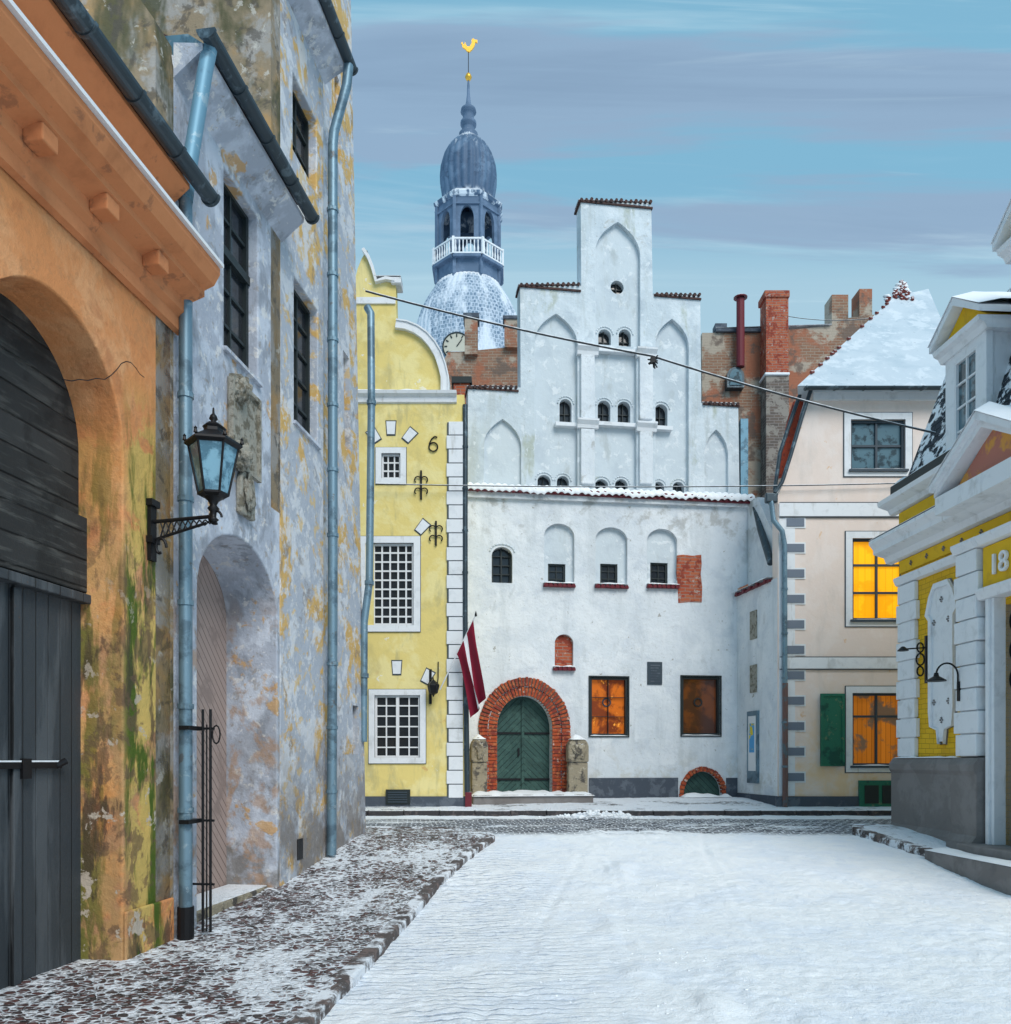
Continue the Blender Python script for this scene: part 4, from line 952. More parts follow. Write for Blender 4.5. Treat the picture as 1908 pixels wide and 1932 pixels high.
# ================================================================== PEACH HOUSE
ph=empty('peach_corner_house')
PP=lambda x,y:Y.m(x,y)
H=[prect(Y,1605,792,1708,887),prect(Y,1608,1016,1706,1170),prect(Y,1608,1308,1705,1445)]
slab('wall',Y,[PP(1468,1560),PP(1900,1560),PP(1900,735),PP(1534,735),PP(1482,905),PP(1468,935)],H,-.4,0,peach,ph)
for i,(r_,gm,fm,cl,rw) in enumerate((((1605,792,1708,887),glassb,greyframe,[.5],[.5]),((1608,1016,1706,1170),ylit,greyframe,[.5],[.68,.34]),((1608,1308,1705,1445),olit,greyframe,[.5],[.68]))):
    t0,t1,z0,z1=Y.r(*r_); win('window_%d'%i,Y,t0,t1,z0,z1,-.12,ph,cl,rw,fm,gm,.055,.05,.07)
    ring('window_surround_%d'%i,Y,t0,t1,z0,z1,.15,-.03,.03,trimw,ph); ring('window_surround_line_%d'%i,Y,t0-.15,t1+.15,z0-.15,z1+.15,.018,0,.02,greyframe,ph)
    box('window_sill_%d'%i,Y,t0-.05,t1+.05,z0-.05,z0,-.05,.09,greyframe,ph); snowcap('window_sill_snow_%d'%i,Y,t0,t1,z0+.001,-.05,.09,.03,ph)
a=Acc()
for y0,y1 in ((950,975),(1241,1262)): a.box(Y,*Y.r(1470,y0,1900,y1),0,.04)
a.box(Y,*Y.r(1534,737,1900,757),0,.08); a.out('white_bands',trimw,ph)
a=Acc()
for y in (948.5,976,1239.5,1263): a.box(Y,*Y.r(1471,y,1900,y+1.2),0,.043)
a.out('band_lines',greyframe,ph)
a=Acc();b=Acc();c=Acc(); yy=979
while yy<1495:
    if not (1232<yy<1262):
        a.box(Y,*Y.r(1484,yy,1517,yy+15),0,.035); b.box(Y,*Y.r(1481,yy-3,1520,yy+18),0,.02)
    yy+=24.0*2
c.box(Y,*Y.r(1470,977,1500,1502),0,.014)
a.out('grey_quoins',mat('quoin_grey',(.17,.20,.25),bump=(12,.3,.01)),ph); b.out('quoin_outlines',trimw,ph); c.out('quoin_strip',trimw,ph)
pbox('plinth',Y,(1466,1503,1900,1560),-.1,.05,darkpl,ph)
pbox('coal_hatch',Y,(1622,1473,1695,1523),0,.08,greenp,ph,.01)
a=Acc()
for x in (1629,1662): 
    a.box(Y,*Y.r(x,1482,x+26,1516),.075,.095)
a.out('coal_hatch_panels',darkframe,ph)
pbox('shutter',Y,(1549,1309,1594,1446),.03,.08,greenp,ph,.01)
ring('shutter_frame',Y,*[v+d for v,d in zip(Y.r(1549,1309,1594,1446,.08),(.06,-.06,.06,-.06))],.06,.07,.10,greenp,ph)
ze=EZ+(HY-728)/FP*19.1
rv=[Q(1505,728,19.1),Q(1830,728,19.1),(11.6,27.5,ze),(9.6,27.5,ze),Q(1688,560,23.0),Q(1752,545,23.6)]
mk('roof',rv,[(0,1,5,4),(1,2,5),(2,3,4,5),(3,0,4),(0,3,2,1)],snowroof,ph)
a=Acc()
for i in range(22):
    u=i/21+random.uniform(-.02,.02); p=Vector(rv[0]).lerp(Vector(rv[4]),u); p=p+Vector((-.0,-.05,.02))
    if random.random()<.6: a.tubeseg(p,p+Vector((.10,.12,.06)),.035,6)
tilecap=[]
for i in range(34):
    u=random.random(); xx=1702+random.uniform(-34,34)*(1-u); p=Vector(Q(xx,572-38*u,22.9)); q=p+Vector((random.uniform(-.1,.12),.05,random.uniform(.03,.12))); a.tubeseg(p,q,.042,6); tilecap.append(q)
a.out('hip_tiles',mat('ridge_tile',(.20,.05,.04),snow=(.35,.6,5,.8)),ph)
a=Acc()
for q in tilecap[::2]:
    r=random.uniform(.05,.09); a.add([q+Vector((v.x*r*1.4,v.y*r,v.z*r*.5+.03)) for v in IV],IFc)
a.out('hip_snow',snow_m,ph,smooth=True)
gutter('gutter',Y,Y.m(1508,0)[0],Y.m(1830,0)[0],Q(1505,731,19.1)[2],.42,.07,ph)
pth=[Q(1516,748,19.7),Q(1506,780,19.7),Q(1490,850,19.7),Q(1480,895,19.7)]
mk('verge_red_tiles',*quadstrip([Vector(p)+Vector((-.02,.3,0)) for p in pth],Vector((.13,0,.03)),Vector((0,-.1,0))),redt,ph)
tube('verge_gutter',[Q(1530,737,19.35),Q(1512,790,19.35),Q(1492,860,19.35),Q(1476,910,19.35),Q(1462,930,19.35)],.045,gutm,ph)
tube('verge_gutter_outer',[Q(1512,738,19.6),Q(1490,800,19.6),Q(1472,855,19.6),Q(1462,925,19.6)],.045,gutm,ph)
a=Acc(); a.plan([(Y.m(1470,0)[0],19.92),(12,19.92),(12,27.5),(10.4,27.5),(8.3,23.5)],0,PP(0,940)[1]); a.plan([(Y.m(1538,0)[0],19.92),(12,19.92),(12,27.4),(10.6,27.4),(8.9,23.5)],PP(0,940)[1],PP(0,740)[1]); a.out('body',peach,ph)
a=Acc(); a.box(Y,*Y.r(1441,934,1464,952),.04,.18); a.out('hopper',gutm,ph,bev=.03)
downpipe('downpipe',Y,[(Y.m(1452,0)[0],PP(0,945)[1],.12),(Y.m(1456,0)[0],PP(0,985)[1],.14),(Y.m(1473,0)[0],PP(0,1005)[1],.12),(Y.m(1478,0)[0],PP(0,1030)[1],.10),(Y.m(1479,0)[0],PP(0,1530)[1],.10)],.06,ph)
tube('downpipe_foot',[Y.pt(Y.m(1479,0)[0],PP(0,1290)[1],.105),Y.pt(Y.m(1479,0)[0],PP(0,1535)[1],.105)],.066,mat('rusty_pipe',(.16,.09,.08),[dict(c=(.10,.13,.15),s=5,lo=.5,hi=.6)],rough=.6),ph)

# ================================================================== BACKGROUND BUILDINGS
bb=empty('old_brick_warehouse')
C=lambda x,y:B.m(x,y)
slab('firewall',B,[C(1325,1200),C(1680,1200),C(1680,590),C(1600,600),C(1570,615),C(1490,622),C(1350,628),C(1325,628)],[],-.5,0,oldbrick,bb)
pbox('chimney_red',B,(1446,556,1488,705),0,.7,brick,bb); pbox('chimney_red_head',B,(1443,547,1491,560),-.03,.75,brick,bb,.03)
pbox('chimney_foot',B,(1446,706,1489,930),0,.65,mat('sooty_brick',(.12,.10,.09),[dict(c=(.28,.25,.22),s=3,lo=.5,hi=.56)],pat=('brick','x','z',.3,.1,(.16,.12,.10),(.25,.22,.2),.012)),bb)
pbox('chimney_foot_snow',B,(1444,702,1491,707),-.02,.72,snow_m,bb,.03)
pbox('chimney_b',B,(1570,556,1601,620),-.8,-.1,oldbrick,bb); pbox('chimney_c',B,(1622,545,1646,600),-.8,-.1,oldbrick,bb)
a=Acc(); a.tubeseg(B.pt(*C(1393,700),.3),B.pt(*C(1393,573),.3),.14,14); a.lathe([(.0,.15),(.24,.0),(.24,-.03),(.14,-.03)],B.pt(*C(1393,570),.3),14); a.out('flue_pipe',maroon,bb)
a=Acc(); a.box(B,*B.r(1368,718,1400,738),.0,.3); a.prism(B,arch(B.m(1368,0)[0],B.m(1400,0)[0],C(0,718)[1],C(0,718)[1]+.01,C(0,700)[1]),0,.3); a.out('roof_hatch',gutm,bb)
a=Acc(); a.prism(B,arch(B.m(1372,0)[0],B.m(1396,0)[0],C(0,734)[1],C(0,722)[1]+.01,C(0,704)[1]),.28,.33); a.out('roof_hatch_glass',glassb,bb)
pbox('blue_panel',B,(1398,790,1412,935),0,.2,zincsheet,bb)
a=Acc(); a.box(B,*B.r(1350,622,1480,628),-.5,.1); a.box(B,*B.r(1350,610,1372,624),-.4,0); a.out('coping',darkpl,bb)
snowcap('coping_snow',B,C(1350,0)[0],C(1568,0)[0],C(0,621)[1],-.4,.1,.06,bb,C(0,614)[1])
bc=empty('old_brick_warehouse.001')
slab('wall',B,[C(700,1000),C(1010,1000),C(1010,650),C(880,663),C(845,664)],[],-.5,0,oldbrick,bc)
pbox('chimney_a',B,(877,597,901,668),-.4,.2,oldbrick,bc); pbox('chimney_a_cap',B,(874,590,904,598),-.45,.25,darkpl,bc); pbox('chimney_b',B,(952,600,982,655),-.4,.2,oldbrick,bc); pbox('chimney_b_cap',B,(949,595,985,601),-.45,.25,darkpl,bc)
snowcap('wall_snow',B,C(845,0)[0],C(877,0)[0],C(0,664)[1],-.4,.02,.08,bc)

# ================================================================== CHURCH TOWER
tw=empty('church_tower')
D=90.0; TX=(884-CX)/FP*D
tz=lambda y:EZ+(HY-y)/FP*D
s=D/FP
def tl(pr,m,name,seg=64,rib=0,nrib=0,smooth=True,rot=0):
    a=Acc(); a.lathe([(r*s,tz(y)) for r,y in pr],(TX,D,0),seg,rib,nrib,rot); return a.out(name,m,tw,smooth=smooth)
tl([(104,800),(104,680),(102,650),(98,625),(90,600),(80,578),(70,562),(62,548),(0,548)],towersnow,'lower_dome',192,.025,48)
r8=math.pi/8
tl([(63,560),(66,553),(64,548),(0,548)],towerb,'drum_base',8,smooth=False,rot=r8)
Rr=62*s; 
for i in range(8):
    a0=r8+i*math.pi/4; a1=a0+math.pi/4
    p_=Vector((TX+Rr*math.cos(a0),D+Rr*math.sin(a0))); q_=Vector((TX+Rr*math.cos(a1),D+Rr*math.sin(a1)))
    d_=(q_-p_); l_=d_.length; d_.normalize(); FF=Fr(p_.x,p_.y,d_.x,d_.y)
    slab('belfry_face_%d'%i,FF,rect(0,l_,tz(550),tz(408)),[arch(l_*.24,l_*.76,tz(512),tz(448),tz(424))],-.35,0,towerb,tw)
    a=Acc(); a.box(FF,-.12,.22,tz(550),tz(408),-.05,.2); a.box(FF,-.1,l_+.1,tz(522),tz(517),0,.5); a.box(FF,0,l_,tz(423),tz(420),0,.15)
    a.out('belfry_order_%d'%i,towerb,tw)
    a=Acc(); a.box(FF,-.15,l_+.15,tz(491),tz(488),.36,.52); a.box(FF,-.15,l_+.15,tz(517),tz(514.5),.36,.52)
    for k in range(7):
        x=l_*(k+.5)/7; a.lathe([(.06,0),(.11,.35),(.05,.8),(.07,1.25)],FF.pt(x,tz(514.5),.44),8)
    a.box(FF,-.18,.08,tz(517),tz(486),.34,.55); a.out('balustrade_%d'%i,trimw,tw)
tl([(62,408),(66,406),(69,401),(66,398),(60,394),(52,387),(48,380),(47,372)],towerm,'cornice_roof',8,smooth=False,rot=r8)
tl([(47,385),(49,368),(52,350),(52.5,335),(51,318),(46,300),(38,284),(28,272),(19,264),(14,257),(13,250)],towerm,'onion_dome',120,.06,24)
tl([(16,262),(18,254),(12,250),(11,240),(15,237),(15,231),(10,228),(11,215),(15,212),(14,207),(8,203),(5,196),(3,180),(2.2,160),(1.3,150),(0,148)],towerb,'lantern_and_spire',16)
tl([(0,153),(4,151),(6.5,146),(4,140),(0,138.5)],gold,'golden_ball',20)
a=Acc(); a.tubeseg((TX,D,tz(150)),(TX,D,tz(92)),.04); a.out('vane_rod',iron,tw)
FT=Fr(TX,D,1,0)
rp=[(-9,86),(-6,80),(-5,84),(-2,89),(3,88),(6,82),(6,76),(9,73),(12,76),(17,76),(17,82),(13,80),(12,86),(9,92),(5,96),(2,99),(-3,97),(-6,93),(-11,90),(-12,85),(-14,82),(-11,80)]
slab('weather_cock',FT,[((x)*s,tz(y)) for x,y in rp],[],-.08,.08,gold,tw)
FC=Fr(0,D-100*s-.3,1,0); ct=FC.m(862,654)
a=Acc(); n_=32
a.prism(FC,[(ct[0]+1.35*math.cos(2*math.pi*i/n_),ct[1]+1.35*math.sin(2*math.pi*i/n_)) for i in range(n_)],-1.5,0); a.out('clock_face',mat('clock_cream',(.50,.48,.40)),tw)
a=Acc(); 
for i in range(12):
    an=i/12*2*math.pi; c_1,s_1=math.cos(an),math.sin(an); a.tubeseg(FC.pt(ct[0]+.95*c_1,ct[1]+.95*s_1,.04),FC.pt(ct[0]+1.22*c_1,ct[1]+1.22*s_1,.04),.06,6)
a.tubeseg(FC.pt(*ct,.05),FC.pt(ct[0]+.5,ct[1]+.7,.05),.05)
for i in range(32):
    a1=i/32*2*math.pi;a2=(i+1)/32*2*math.pi
    a.tubeseg(FC.pt(ct[0]+1.38*math.cos(a1),ct[1]+1.38*math.sin(a1),.0),FC.pt(ct[0]+1.38*math.cos(a2),ct[1]+1.38*math.sin(a2),.0),.08,6)
a.out('clock_numerals',darkframe,tw)

# ================================================================== RIGHT YELLOW HOUSE
rh=empty('ornate_yellow_house')
slab('wall',R,rect(9,15.2,-.2,6.3),[rect(11.0,12.28,.3,4.1)],-.4,0,ybrick,rh)
box('body',R,9.0,15.15,-.2,6.3,-7,-.5,yflat,rh)
a=Acc()
a.extr(R,[(0,.0),(.20,.0),(.20,.62),(.13,.72),(.13,1.62),(.17,1.68),(.17,1.78),(.10,1.88),(0,1.9)],13.17,15.3)
a.extr(R,[(0,.0),(.38,.0),(.38,.62),(.30,.72),(.30,1.62),(.34,1.68),(.34,1.78),(.26,1.88),(0,1.9)],12.5,13.15)
a.out('plinth',plinthg,rh)
snowcap('plinth_snow',R,13.3,15.2,1.885,.02,.12,.03,rh)
a=Acc()
def quoin(t0,t1,z0,z1,n0,n1):
    k=9; h_=(z1-z0)/k
    for i in range(k):
        a.box(R,t0-(.05 if i%2 else 0),t1+(.05 if i%2 else 0),z0+i*h_+.008,z0+(i+1)*h_-.012,n0,n1)
quoin(14.62,15.18,1.9,4.95,0,.08); quoin(12.58,13.10,1.9,5.0,0,.26)
a.box(R,14.66,15.14,1.9,4.95,-.02,.05); a.box(R,12.62,13.06,1.9,5.0,-.02,.21)
a.out('rusticated_pilasters',trimw,rh,bev=.012)
a=Acc()
a.extr(R,[(0,4.95),(.08,4.97),(.12,5.06),(.12,5.1),(0,5.12)],13.1,15.25); a.extr(R,[(0,4.98),(.28,5.0),(.33,5.09),(.33,5.14),(0,5.16)],12.5,13.12)
a.extr(R,[(0,5.42),(.10,5.44),(.14,5.54),(.34,5.60),(.34,5.68),(.42,5.78),(.42,5.84),(0,5.88)],9,15.55)
a.extr(R,[(0,6.28),(.08,6.3),(.12,6.38),(.30,6.44),(.32,6.52),(0,6.56)],9,15.45)
a.out('cornices',trimw,rh)
snowcap('cornice_snow',R,12.95,15.55,5.862,.05,.42,.05,rh); 
a=Acc(); a.extr(R,[(0.0,5.9),(.04,5.9),(.04,6.26),(0,6.26)],13.0,15.2); a.extr(R,[(0,5.18),(.03,5.18),(.03,5.4),(0,5.4)],9,15.2); a.out('frieze',yflat,rh)
a=Acc()
for t in (12.8,13.3,13.8,14.3,14.8):
    for dt,dz in ((.025,0),(-.025,0),(0,.03),(0,-.03)): 
        p=R.pt(t+dt,5.29+dz,.04); a.lathe([(0,-.02),(.02,0),(0,.02)],p,8)
a.out('rosettes',plinthg,rh)
t0,t1,z0,z1=13.42,14.25,2.15,4.72; c=(t0+t1)/2
def cart(e):
    return [(t0+.12-e*.6,z0+.25),(c-.12,z0+.2),(c-.08,z0-e),(c+.08,z0-e),(c+.12,z0+.2-e*.3),(t1-.12+e*.6,z0+.25),(t1-.1+e,z0+.5),(t1-.1+e,z1-.55),(t1+e,z1-.45),(t1-.1+e*.7,z1-.15),(c+.2,z1+e),(c-.2,z1+e),(t0+.1-e*.7,z1-.15),(t0-e,z1-.45),(t0+.1-e,z1-.55),(t0+.1-e,z0+.5)]
slab('cartouche_rim',R,cart(.04),[cart(-.05)],-.02,.08,trimw,rh); slab('cartouche_field',R,cart(0),[],-.02,.045,trimw,rh)
slab('cartouche_line',R,cart(.055),[cart(.03)],-.02,.03,plinthg,rh)
a=Acc()
for t,z in ((c,z0+.35),(c,z1-.25),(t0+.22,z1-.6),(t1-.2,z1-.6),(t0+.22,z0+.65),(t1-.2,z0+.65)):
    for dt,dz in ((.03,0),(-.03,0),(0,.035),(0,-.035)): a.lathe([(0,-.02),(.02,0),(0,.02)],R.pt(t+dt,z+dz,.055),6)
a.out('cartouche_rosettes',plinthg,rh)
por=Acc()
por.box(R,12.28,12.48,.2,4.2,-.3,.18); por.box(R,12.34,12.42,.2,4.2,.18,.22); por.box(R,10.9,11.05,.2,4.2,0,.22)
por.extr(R,[(0,4.2),(.25,4.2),(.3,4.32),(.3,4.36),(0,4.4)],10.8,12.55)
por.extr(R,[(0,4.95),(.28,5.0),(.33,5.09),(.33,5.14),(0,5.16)],10.6,12.5)
por.out('portal_frame',trimw,rh,bev=.01)
slab('portal_frieze',R,rect(10.8,12.5,4.38,4.97),[],0,.2,yflat,rh)
a=Acc(); a.box(R,10.95,12.3,.2,4.1,-.35,-.3); a.out('door',mat('dark_brown_door',(.045,.015,.012),rough=.5),rh)
a=Acc(); 
for k in range(3):
    for i in range(16):
        a1=i/16*2*math.pi; a2=(i+1)/16*2*math.pi; cz=3.85-k*.42; a.tubeseg(R.pt(12.1+.15*math.cos(a1),cz+.18*math.sin(a1),-.05),R.pt(12.1+.15*math.cos(a2),cz+.18*math.sin(a2),-.05),.016,6)
a.out('door_grille',iron,rh)
a=Acc(); a.box(R,10.6,12.6,.2,.62,0,.55); a.box(R,10.4,12.75,.1,.50,.55,.95); a.out('entrance_step',plinthg,rh,bev=.02)
snowcap('entrance_step_snow',R,10.4,12.75,.501,.57,.95,.05,rh)
txt=bpy.data.curves.new('year_numerals','FONT'); txt.body='18'; txt.size=.42; txt.extrude=.02; to=bpy.data.objects.new('year_numerals',txt); COL.objects.link(to); txt.materials.append(trimw)
to.matrix_world=Matrix.Translation(R.pt(12.30,4.52,.23))@Matrix(((-R.u.x,0,R.n.x),(-R.u.y,0,R.n.y),(0,1,0))).to_4x4(); to.parent=rh
tp0,tp1,tpk=10.9,12.95,11.92
a=Acc(); a.prism(R,[(tp0,5.88),(tp1,5.88),(tpk,6.55)],0,.40); a.out('pediment_tympanum',mat('pink_tympanum',(.50,.20,.15),[dict(c=(.7,.35,.08),s=2,lo=.5,hi=.6)],bump=(10,.3,.02)),rh)
a=Acc()
a.box(R,tp0-.1,tp1+.12,5.60,5.87,.30,.60)
for A_,B_ in (((tp0-.15,5.88),(tpk,6.52)),((tp1+.15,5.88),(tpk,6.52))):
    a.prism(R,[A_,B_,(B_[0],B_[1]+.17),(A_[0],A_[1]+.12)],-.6,.60)
    a.prism(R,[(A_[0],A_[1]+.08),(B_[0],B_[1]+.11),(B_[0],B_[1]+.22),(A_[0],A_[1]+.17)],-.6,.68)
a.out('pediment_cornice',trimw,rh)
for nm,ts in (('pediment_snow_far',(tp1+.18,tpk)),('pediment_snow_near',(tp0-.18,tpk))):
    v=[];f=[];n=24
    for i in range(n+1):
        u=i/n; t=ts[0]+(ts[1]-ts[0])*u; z=6.05+.70*u
        for j in range(7):
            nn=.70-.22*j; v.append(R.pt(t,z+(.0 if j==0 else .10+.05*noise.noise((t*5,nn*5,2))),nn+(.02*noise.noise((t*9,1,1)) if j==0 else 0)))
    for i in range(n):
        for j in range(6): k=i*7+j; f.append((k,k+1,k+8,k+7))
    mk(nm,v,f,snow_m,rh,smooth=True)
a=Acc(); a.box(R,13.1,15.35,6.58,6.78,.05,.12); a.out('roof_edge',darkframe,rh)
snowcap('roof_edge_snow',R,13.1,15.35,6.785,-.2,.12,.10,rh)
zb_=6.56; zt_=9.4
q=[R.pt(9,zb_,.0),R.pt(15.25,zb_,.0),R.pt(14.8,zt_,-.9),R.pt(9,zt_,-.9),R.pt(15.25,zb_,-8),R.pt(14.8,zt_,-8),R.pt(12.9,11.2,-3.2),R.pt(9,11.2,-3.2),R.pt(9,zb_,-8),R.pt(9,zt_,-8)]
mk('mansard_roof',q,[(0,1,2,3),(1,4,5,2),(3,2,6,7),(2,5,6),(7,6,5,9),(0,8,4,1),(0,3,7,9,8)],slate,rh)
def dormer(tc,w,z0,z1,zp,nf,name,glass=True):
    t0,t1=tc-w/2,tc+w/2
    a=Acc(); a.box(R,t0,t1,z0,z1,-1.6,nf-.06)
    a.box(R,t0-.04,t0+.2,z0,z1,nf-.1,nf); a.box(R,t1-.2,t1+.04,z0,z1,nf-.1,nf); a.box(R,t0+.2,t1-.2,z0,z0+.12,nf-.1,nf); a.box(R,t0+.2,t1-.2,z1-.12,z1,nf-.1,nf)
    a.extr(R,[(-1.6,z1),(nf+.04,z1),(nf+.08,z1+.08),(nf+.16,z1+.12),(nf+.18,z1+.19),(-1.6,z1+.21)],t0-.12,t1+.12)
    zz=z1+.21
    for A_,B_ in (((t0-.18,zz),(tc,zp)),((t1+.18,zz),(tc,zp))): a.prism(R,[A_,B_,(B_[0],B_[1]+.13),(A_[0],A_[1]+.10)],-1.6,nf+.20)
    a.out(name+'_frame',trimw,rh)
    box(name+'_cheek',R,t1-.1,t1+.02,z0,z1,-1.6,nf-.09,slate,rh)
    a=Acc(); a.prism(R,[(t0-.1,zz),(t1+.1,zz),(tc,zp)],-1.5,nf+.02); a.out(name+'_tympanum',yflat,rh)
    win(name+'_window',R,t0+.2,t1-.2,z0+.12,z1-.12,nf-.055,rh,[.5],4,wframe,glassb,.04,.03,.05)
    v=[];f=[];n=16
    for sg,te in ((0,t1+.2),(1,t0-.2)):
        b=len(v)
        for i in range(n+1):
            u=i/n; t=te+(tc-te)*u; z=zz+.11+(zp+.14-zz-.11)*u
            for j in range(6):
                nn=nf+.22-.35*j; v.append(R.pt(t,z+(0 if j==0 else .09+.04*noise.noise((t*5,nn*5,2))),nn))
        for i in range(n):
            for j in range(5): k=b+i*6+j; f.append((k,k+1,k+7,k+6))
    mk(name+'_roof_snow',v,f,snow_m,rh,smooth=True)
dormer(13.35,1.0,6.6,8.35,9.0,-.05,'dormer')
dormer(11.3,1.3,7.0,8.9,9.75,.1,'portal_dormer')
wlm=empty('gooseneck_wall_lamp')
a=Acc(); tL=13.0
pr=None
for i in range(13):
    an=math.pi*i/12; q_=R.pt(tL,3.15+.18*math.sin(an),.45+.17*math.cos(an)) 
    if pr is not None: a.tubeseg(pr,q_,.014,6)
    pr=q_
a.tubeseg(R.pt(tL,3.15,.28),R.pt(tL,2.95,.28),.014); a.tubeseg(R.pt(tL,2.95,.28),R.pt(tL,2.95,.24),.03)
a.box(R,tL-.03,tL+.03,2.75,3.05,.25,.28)
a.lathe([(0,.09),(.03,.08),(.04,.03),(.14,-.03),(.145,-.05),(0,-.04)],R.pt(tL,3.1,.62),16); a.out('arm_and_shade',iron,wlm)
orn=empty('iron_wall_bracket')
a=Acc()
for k in range(3):
    for i in range(12):
        a1=i/12*2*math.pi;a2=(i+1)/12*2*math.pi; cz=3.35+k*.2; rr=.10-.02*abs(k-1)
        a.tubeseg(R.pt(14.35,cz+rr*math.sin(a1),.12+rr*.7*math.cos(a1)),R.pt(14.35,cz+rr*math.sin(a2),.12+rr*.7*math.cos(a2)),.014,6)
a.box(R,14.32,14.38,3.15,3.95,.0,.03); a.tubeseg(R.pt(14.35,3.75,.02),R.pt(14.35,3.72,.42),.012)
a.lathe([(0,.05),(.03,.04),(.09,-.02),(.09,-.03),(0,-.02)],R.pt(14.35,3.72,.42),12)
a.out('scrollwork_and_arm',iron,orn)

# ================================================================== CABLES
def cable(name,pts,sag,r=.014):
    P_=[]
    for (p,q),sg in zip(zip(pts,pts[1:]),sag):
        p=Vector(p);q=Vector(q)
        for i in range(20):
            u=i/20; c=p.lerp(q,u); c.z-=sg*4*u*(1-u); P_.append(c)
    P_.append(Vector(pts[-1])); return tube(name,P_,r,wirem,None)
cable('overhead_cable',[Q(690,549,14.5),Q(1232,672,14.6),Q(1765,817,14.4)],[.06,.06],.018)
cable('overhead_cable.001',[Q(708,913,19.3),Q(1735,911,19.4)],[.08],.014)
cable('overhead_cable.002',[Q(1488,597,29),Q(1640,601,29)],[.1],.012)
cj=empty('cable_junction'); c0=Vector(Q(1232,680,14.55)); a=Acc()
for i in range(16):
    d=Vector((random.uniform(-.09,.09),random.uniform(-.06,.06),random.uniform(-.14,.1))); a.tubeseg(c0,c0+d,.012,6)
a.box(Fr(c0.x,c0.y,1,0),-.04,.04,c0.z-.05,c0.z+.05,-.04,.04); a.out('coil',iron,cj)

# ================================================================== WORLD, SUN, CAMERA
az=math.radians(155); el=math.radians(42)
w=bpy.data.worlds.new('World'); scene.world=w; w.use_nodes=True; nt=w.node_tree; N=nt.nodes; K=nt.links.new
bg=N['Background']; bg.inputs[1].default_value=.13
sky=N.new('ShaderNodeTexSky'); sky.sky_type='NISHITA'; sky.sun_disc=False; sky.sun_elevation=el; sky.sun_rotation=az
tc=N.new('ShaderNodeTexCoord')
sp=N.new('ShaderNodeSeparateXYZ'); K(tc.outputs['Generated'],sp.inputs[0])
def wm(op,a,b):
    n=N.new('ShaderNodeMath'); n.operation=op
    for i,q in enumerate((a,b)):
        if isinstance(q,(int,float)): n.inputs[i].default_value=q
        else: K(q,n.inputs[i])
    return n.outputs[0]
zc_=wm('MAXIMUM',sp.outputs[2],.06)
cbn=N.new('ShaderNodeCombineXYZ'); K(wm('DIVIDE',sp.outputs[0],zc_),cbn.inputs[0]); K(wm('DIVIDE',sp.outputs[1],zc_),cbn.inputs[1])
def wn(st,sc,det,off,dist=.5,r=.55,rot=5):
    mp=N.new('ShaderNodeMapping'); mp.inputs['Scale'].default_value=st; mp.inputs['Location'].default_value=off; mp.inputs['Rotation'].default_value=(0,0,math.radians(rot)); K(cbn.outputs[0],mp.inputs[0])
    n=N.new('ShaderNodeTexNoise'); n.inputs['Scale'].default_value=sc; n.inputs['Detail'].default_value=det; n.inputs['Distortion'].default_value=dist; n.inputs['Roughness'].default_value=r; K(mp.outputs[0],n.inputs['Vector']); return n.outputs['Fac']
def rampf(v,lo,hi,b=1,a=0):
    n=N.new('ShaderNodeMapRange'); n.interpolation_type='SMOOTHSTEP'; K(v,n.inputs[0]); n.inputs[1].default_value=lo;n.inputs[2].default_value=hi; n.inputs[3].default_value=a; n.inputs[4].default_value=b; return n.outputs[0]
def wmix(f,a,b):
    n=N.new('ShaderNodeMix'); n.data_type='RGBA'
    if isinstance(f,float): n.inputs[0].default_value=f
    else: K(f,n.inputs[0])
    for i,q in ((6,a),(7,b)):
        if isinstance(q,tuple): n.inputs[i].default_value=(*q,1)
        else: K(q,n.inputs[i])
    return n.outputs[2]
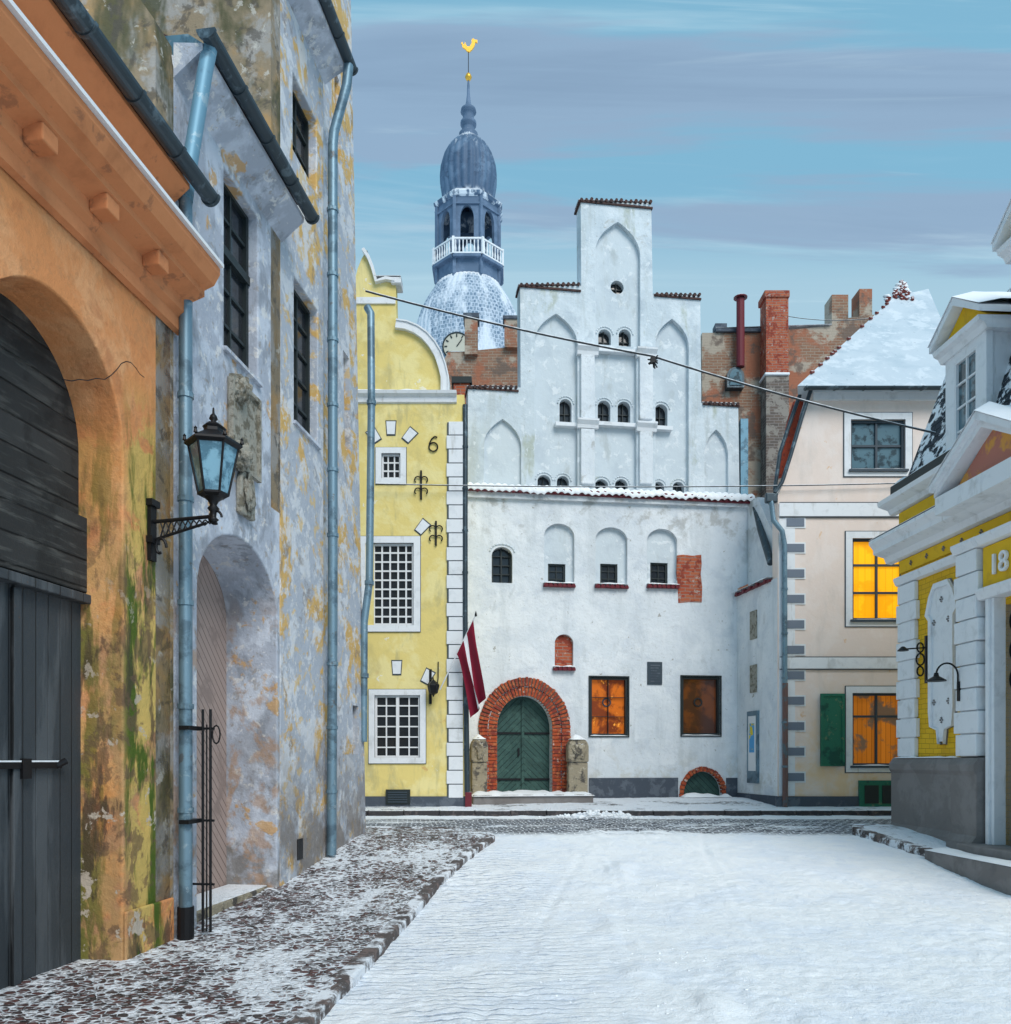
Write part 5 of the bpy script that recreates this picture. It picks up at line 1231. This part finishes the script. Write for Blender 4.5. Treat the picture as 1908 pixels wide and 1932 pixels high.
# clear cyan overhead, a bank of grey-violet stratus below it, paler air under the bank
yz=wm('DIVIDE',sp.outputs[1],zc_)            # 1.1 overhead in view .. 1.9 near the roofs
c=wmix(.8,sky.outputs[0],(1.9,4.2,5.7))
c=wmix(rampf(yz,1.45,1.85,.75),c,(3.5,5.0,5.9))
c=wmix(rampf(wn((.45,3.0,1),1.1,6,(3.1,.9,1.2),.9,.6),.50,.70,.6),c,(4.0,5.6,6.5))
bank=wm('MULTIPLY',rampf(yz,1.12,1.34,.17),rampf(yz,1.62,1.80,0.0,1.0))
cov=wm('ADD',wn((.40,1.9,1),1.0,6,(5.2,2.3,5),1.2,.55),wm('SUBTRACT',bank,.05))
c=wmix(rampf(cov,.50,.60,.9),c,(2.3,3.3,4.6))
c=wmix(wm('MULTIPLY',rampf(cov,.56,.72,1.0),rampf(wn((.6,4.5,1),1.1,6,(1,5,9),1.0,.6,3),.44,.62,.6)),c,(1.75,2.65,3.85))
c=wmix(rampf(wn((.5,5.5,1),1.1,6,(4,1,2),1.2,.6,6),.55,.70,.5),c,(3.6,4.9,5.9))
c=wmix(rampf(wn((.6,7,1),1.2,6,(2,3,7),.9,.6,2),.60,.72,.5),c,(4.4,5.9,6.7))
K(c,bg.inputs[0])
sun=bpy.data.lights.new('sun','SUN'); sun.energy=2.5; sun.angle=math.radians(32); sun.color=(1,.96,.90); so=bpy.data.objects.new('sun',sun); COL.objects.link(so)
dr=Vector((math.sin(az)*math.cos(el),math.cos(az)*math.cos(el),math.sin(el))); so.rotation_euler=(-dr).to_track_quat('-Z','Y').to_euler()
cam=bpy.data.cameras.new('camera'); co=bpy.data.objects.new('camera',cam); COL.objects.link(co); scene.camera=co
co.location=(0,0,EZ); co.rotation_euler=(math.radians(90),0,0)
cam.sensor_fit='HORIZONTAL'; cam.sensor_width=36; IMW=1908.0
cam.lens=FP/IMW*36
IMH=IMW*1024/1011
cam.shift_y=(HY-IMH/2)/IMW; cam.shift_x=0
cam.clip_start=.05; cam.clip_end=6000
scene.view_settings.view_transform='Standard'; scene.view_settings.look='None'; scene.view_settings.exposure=0
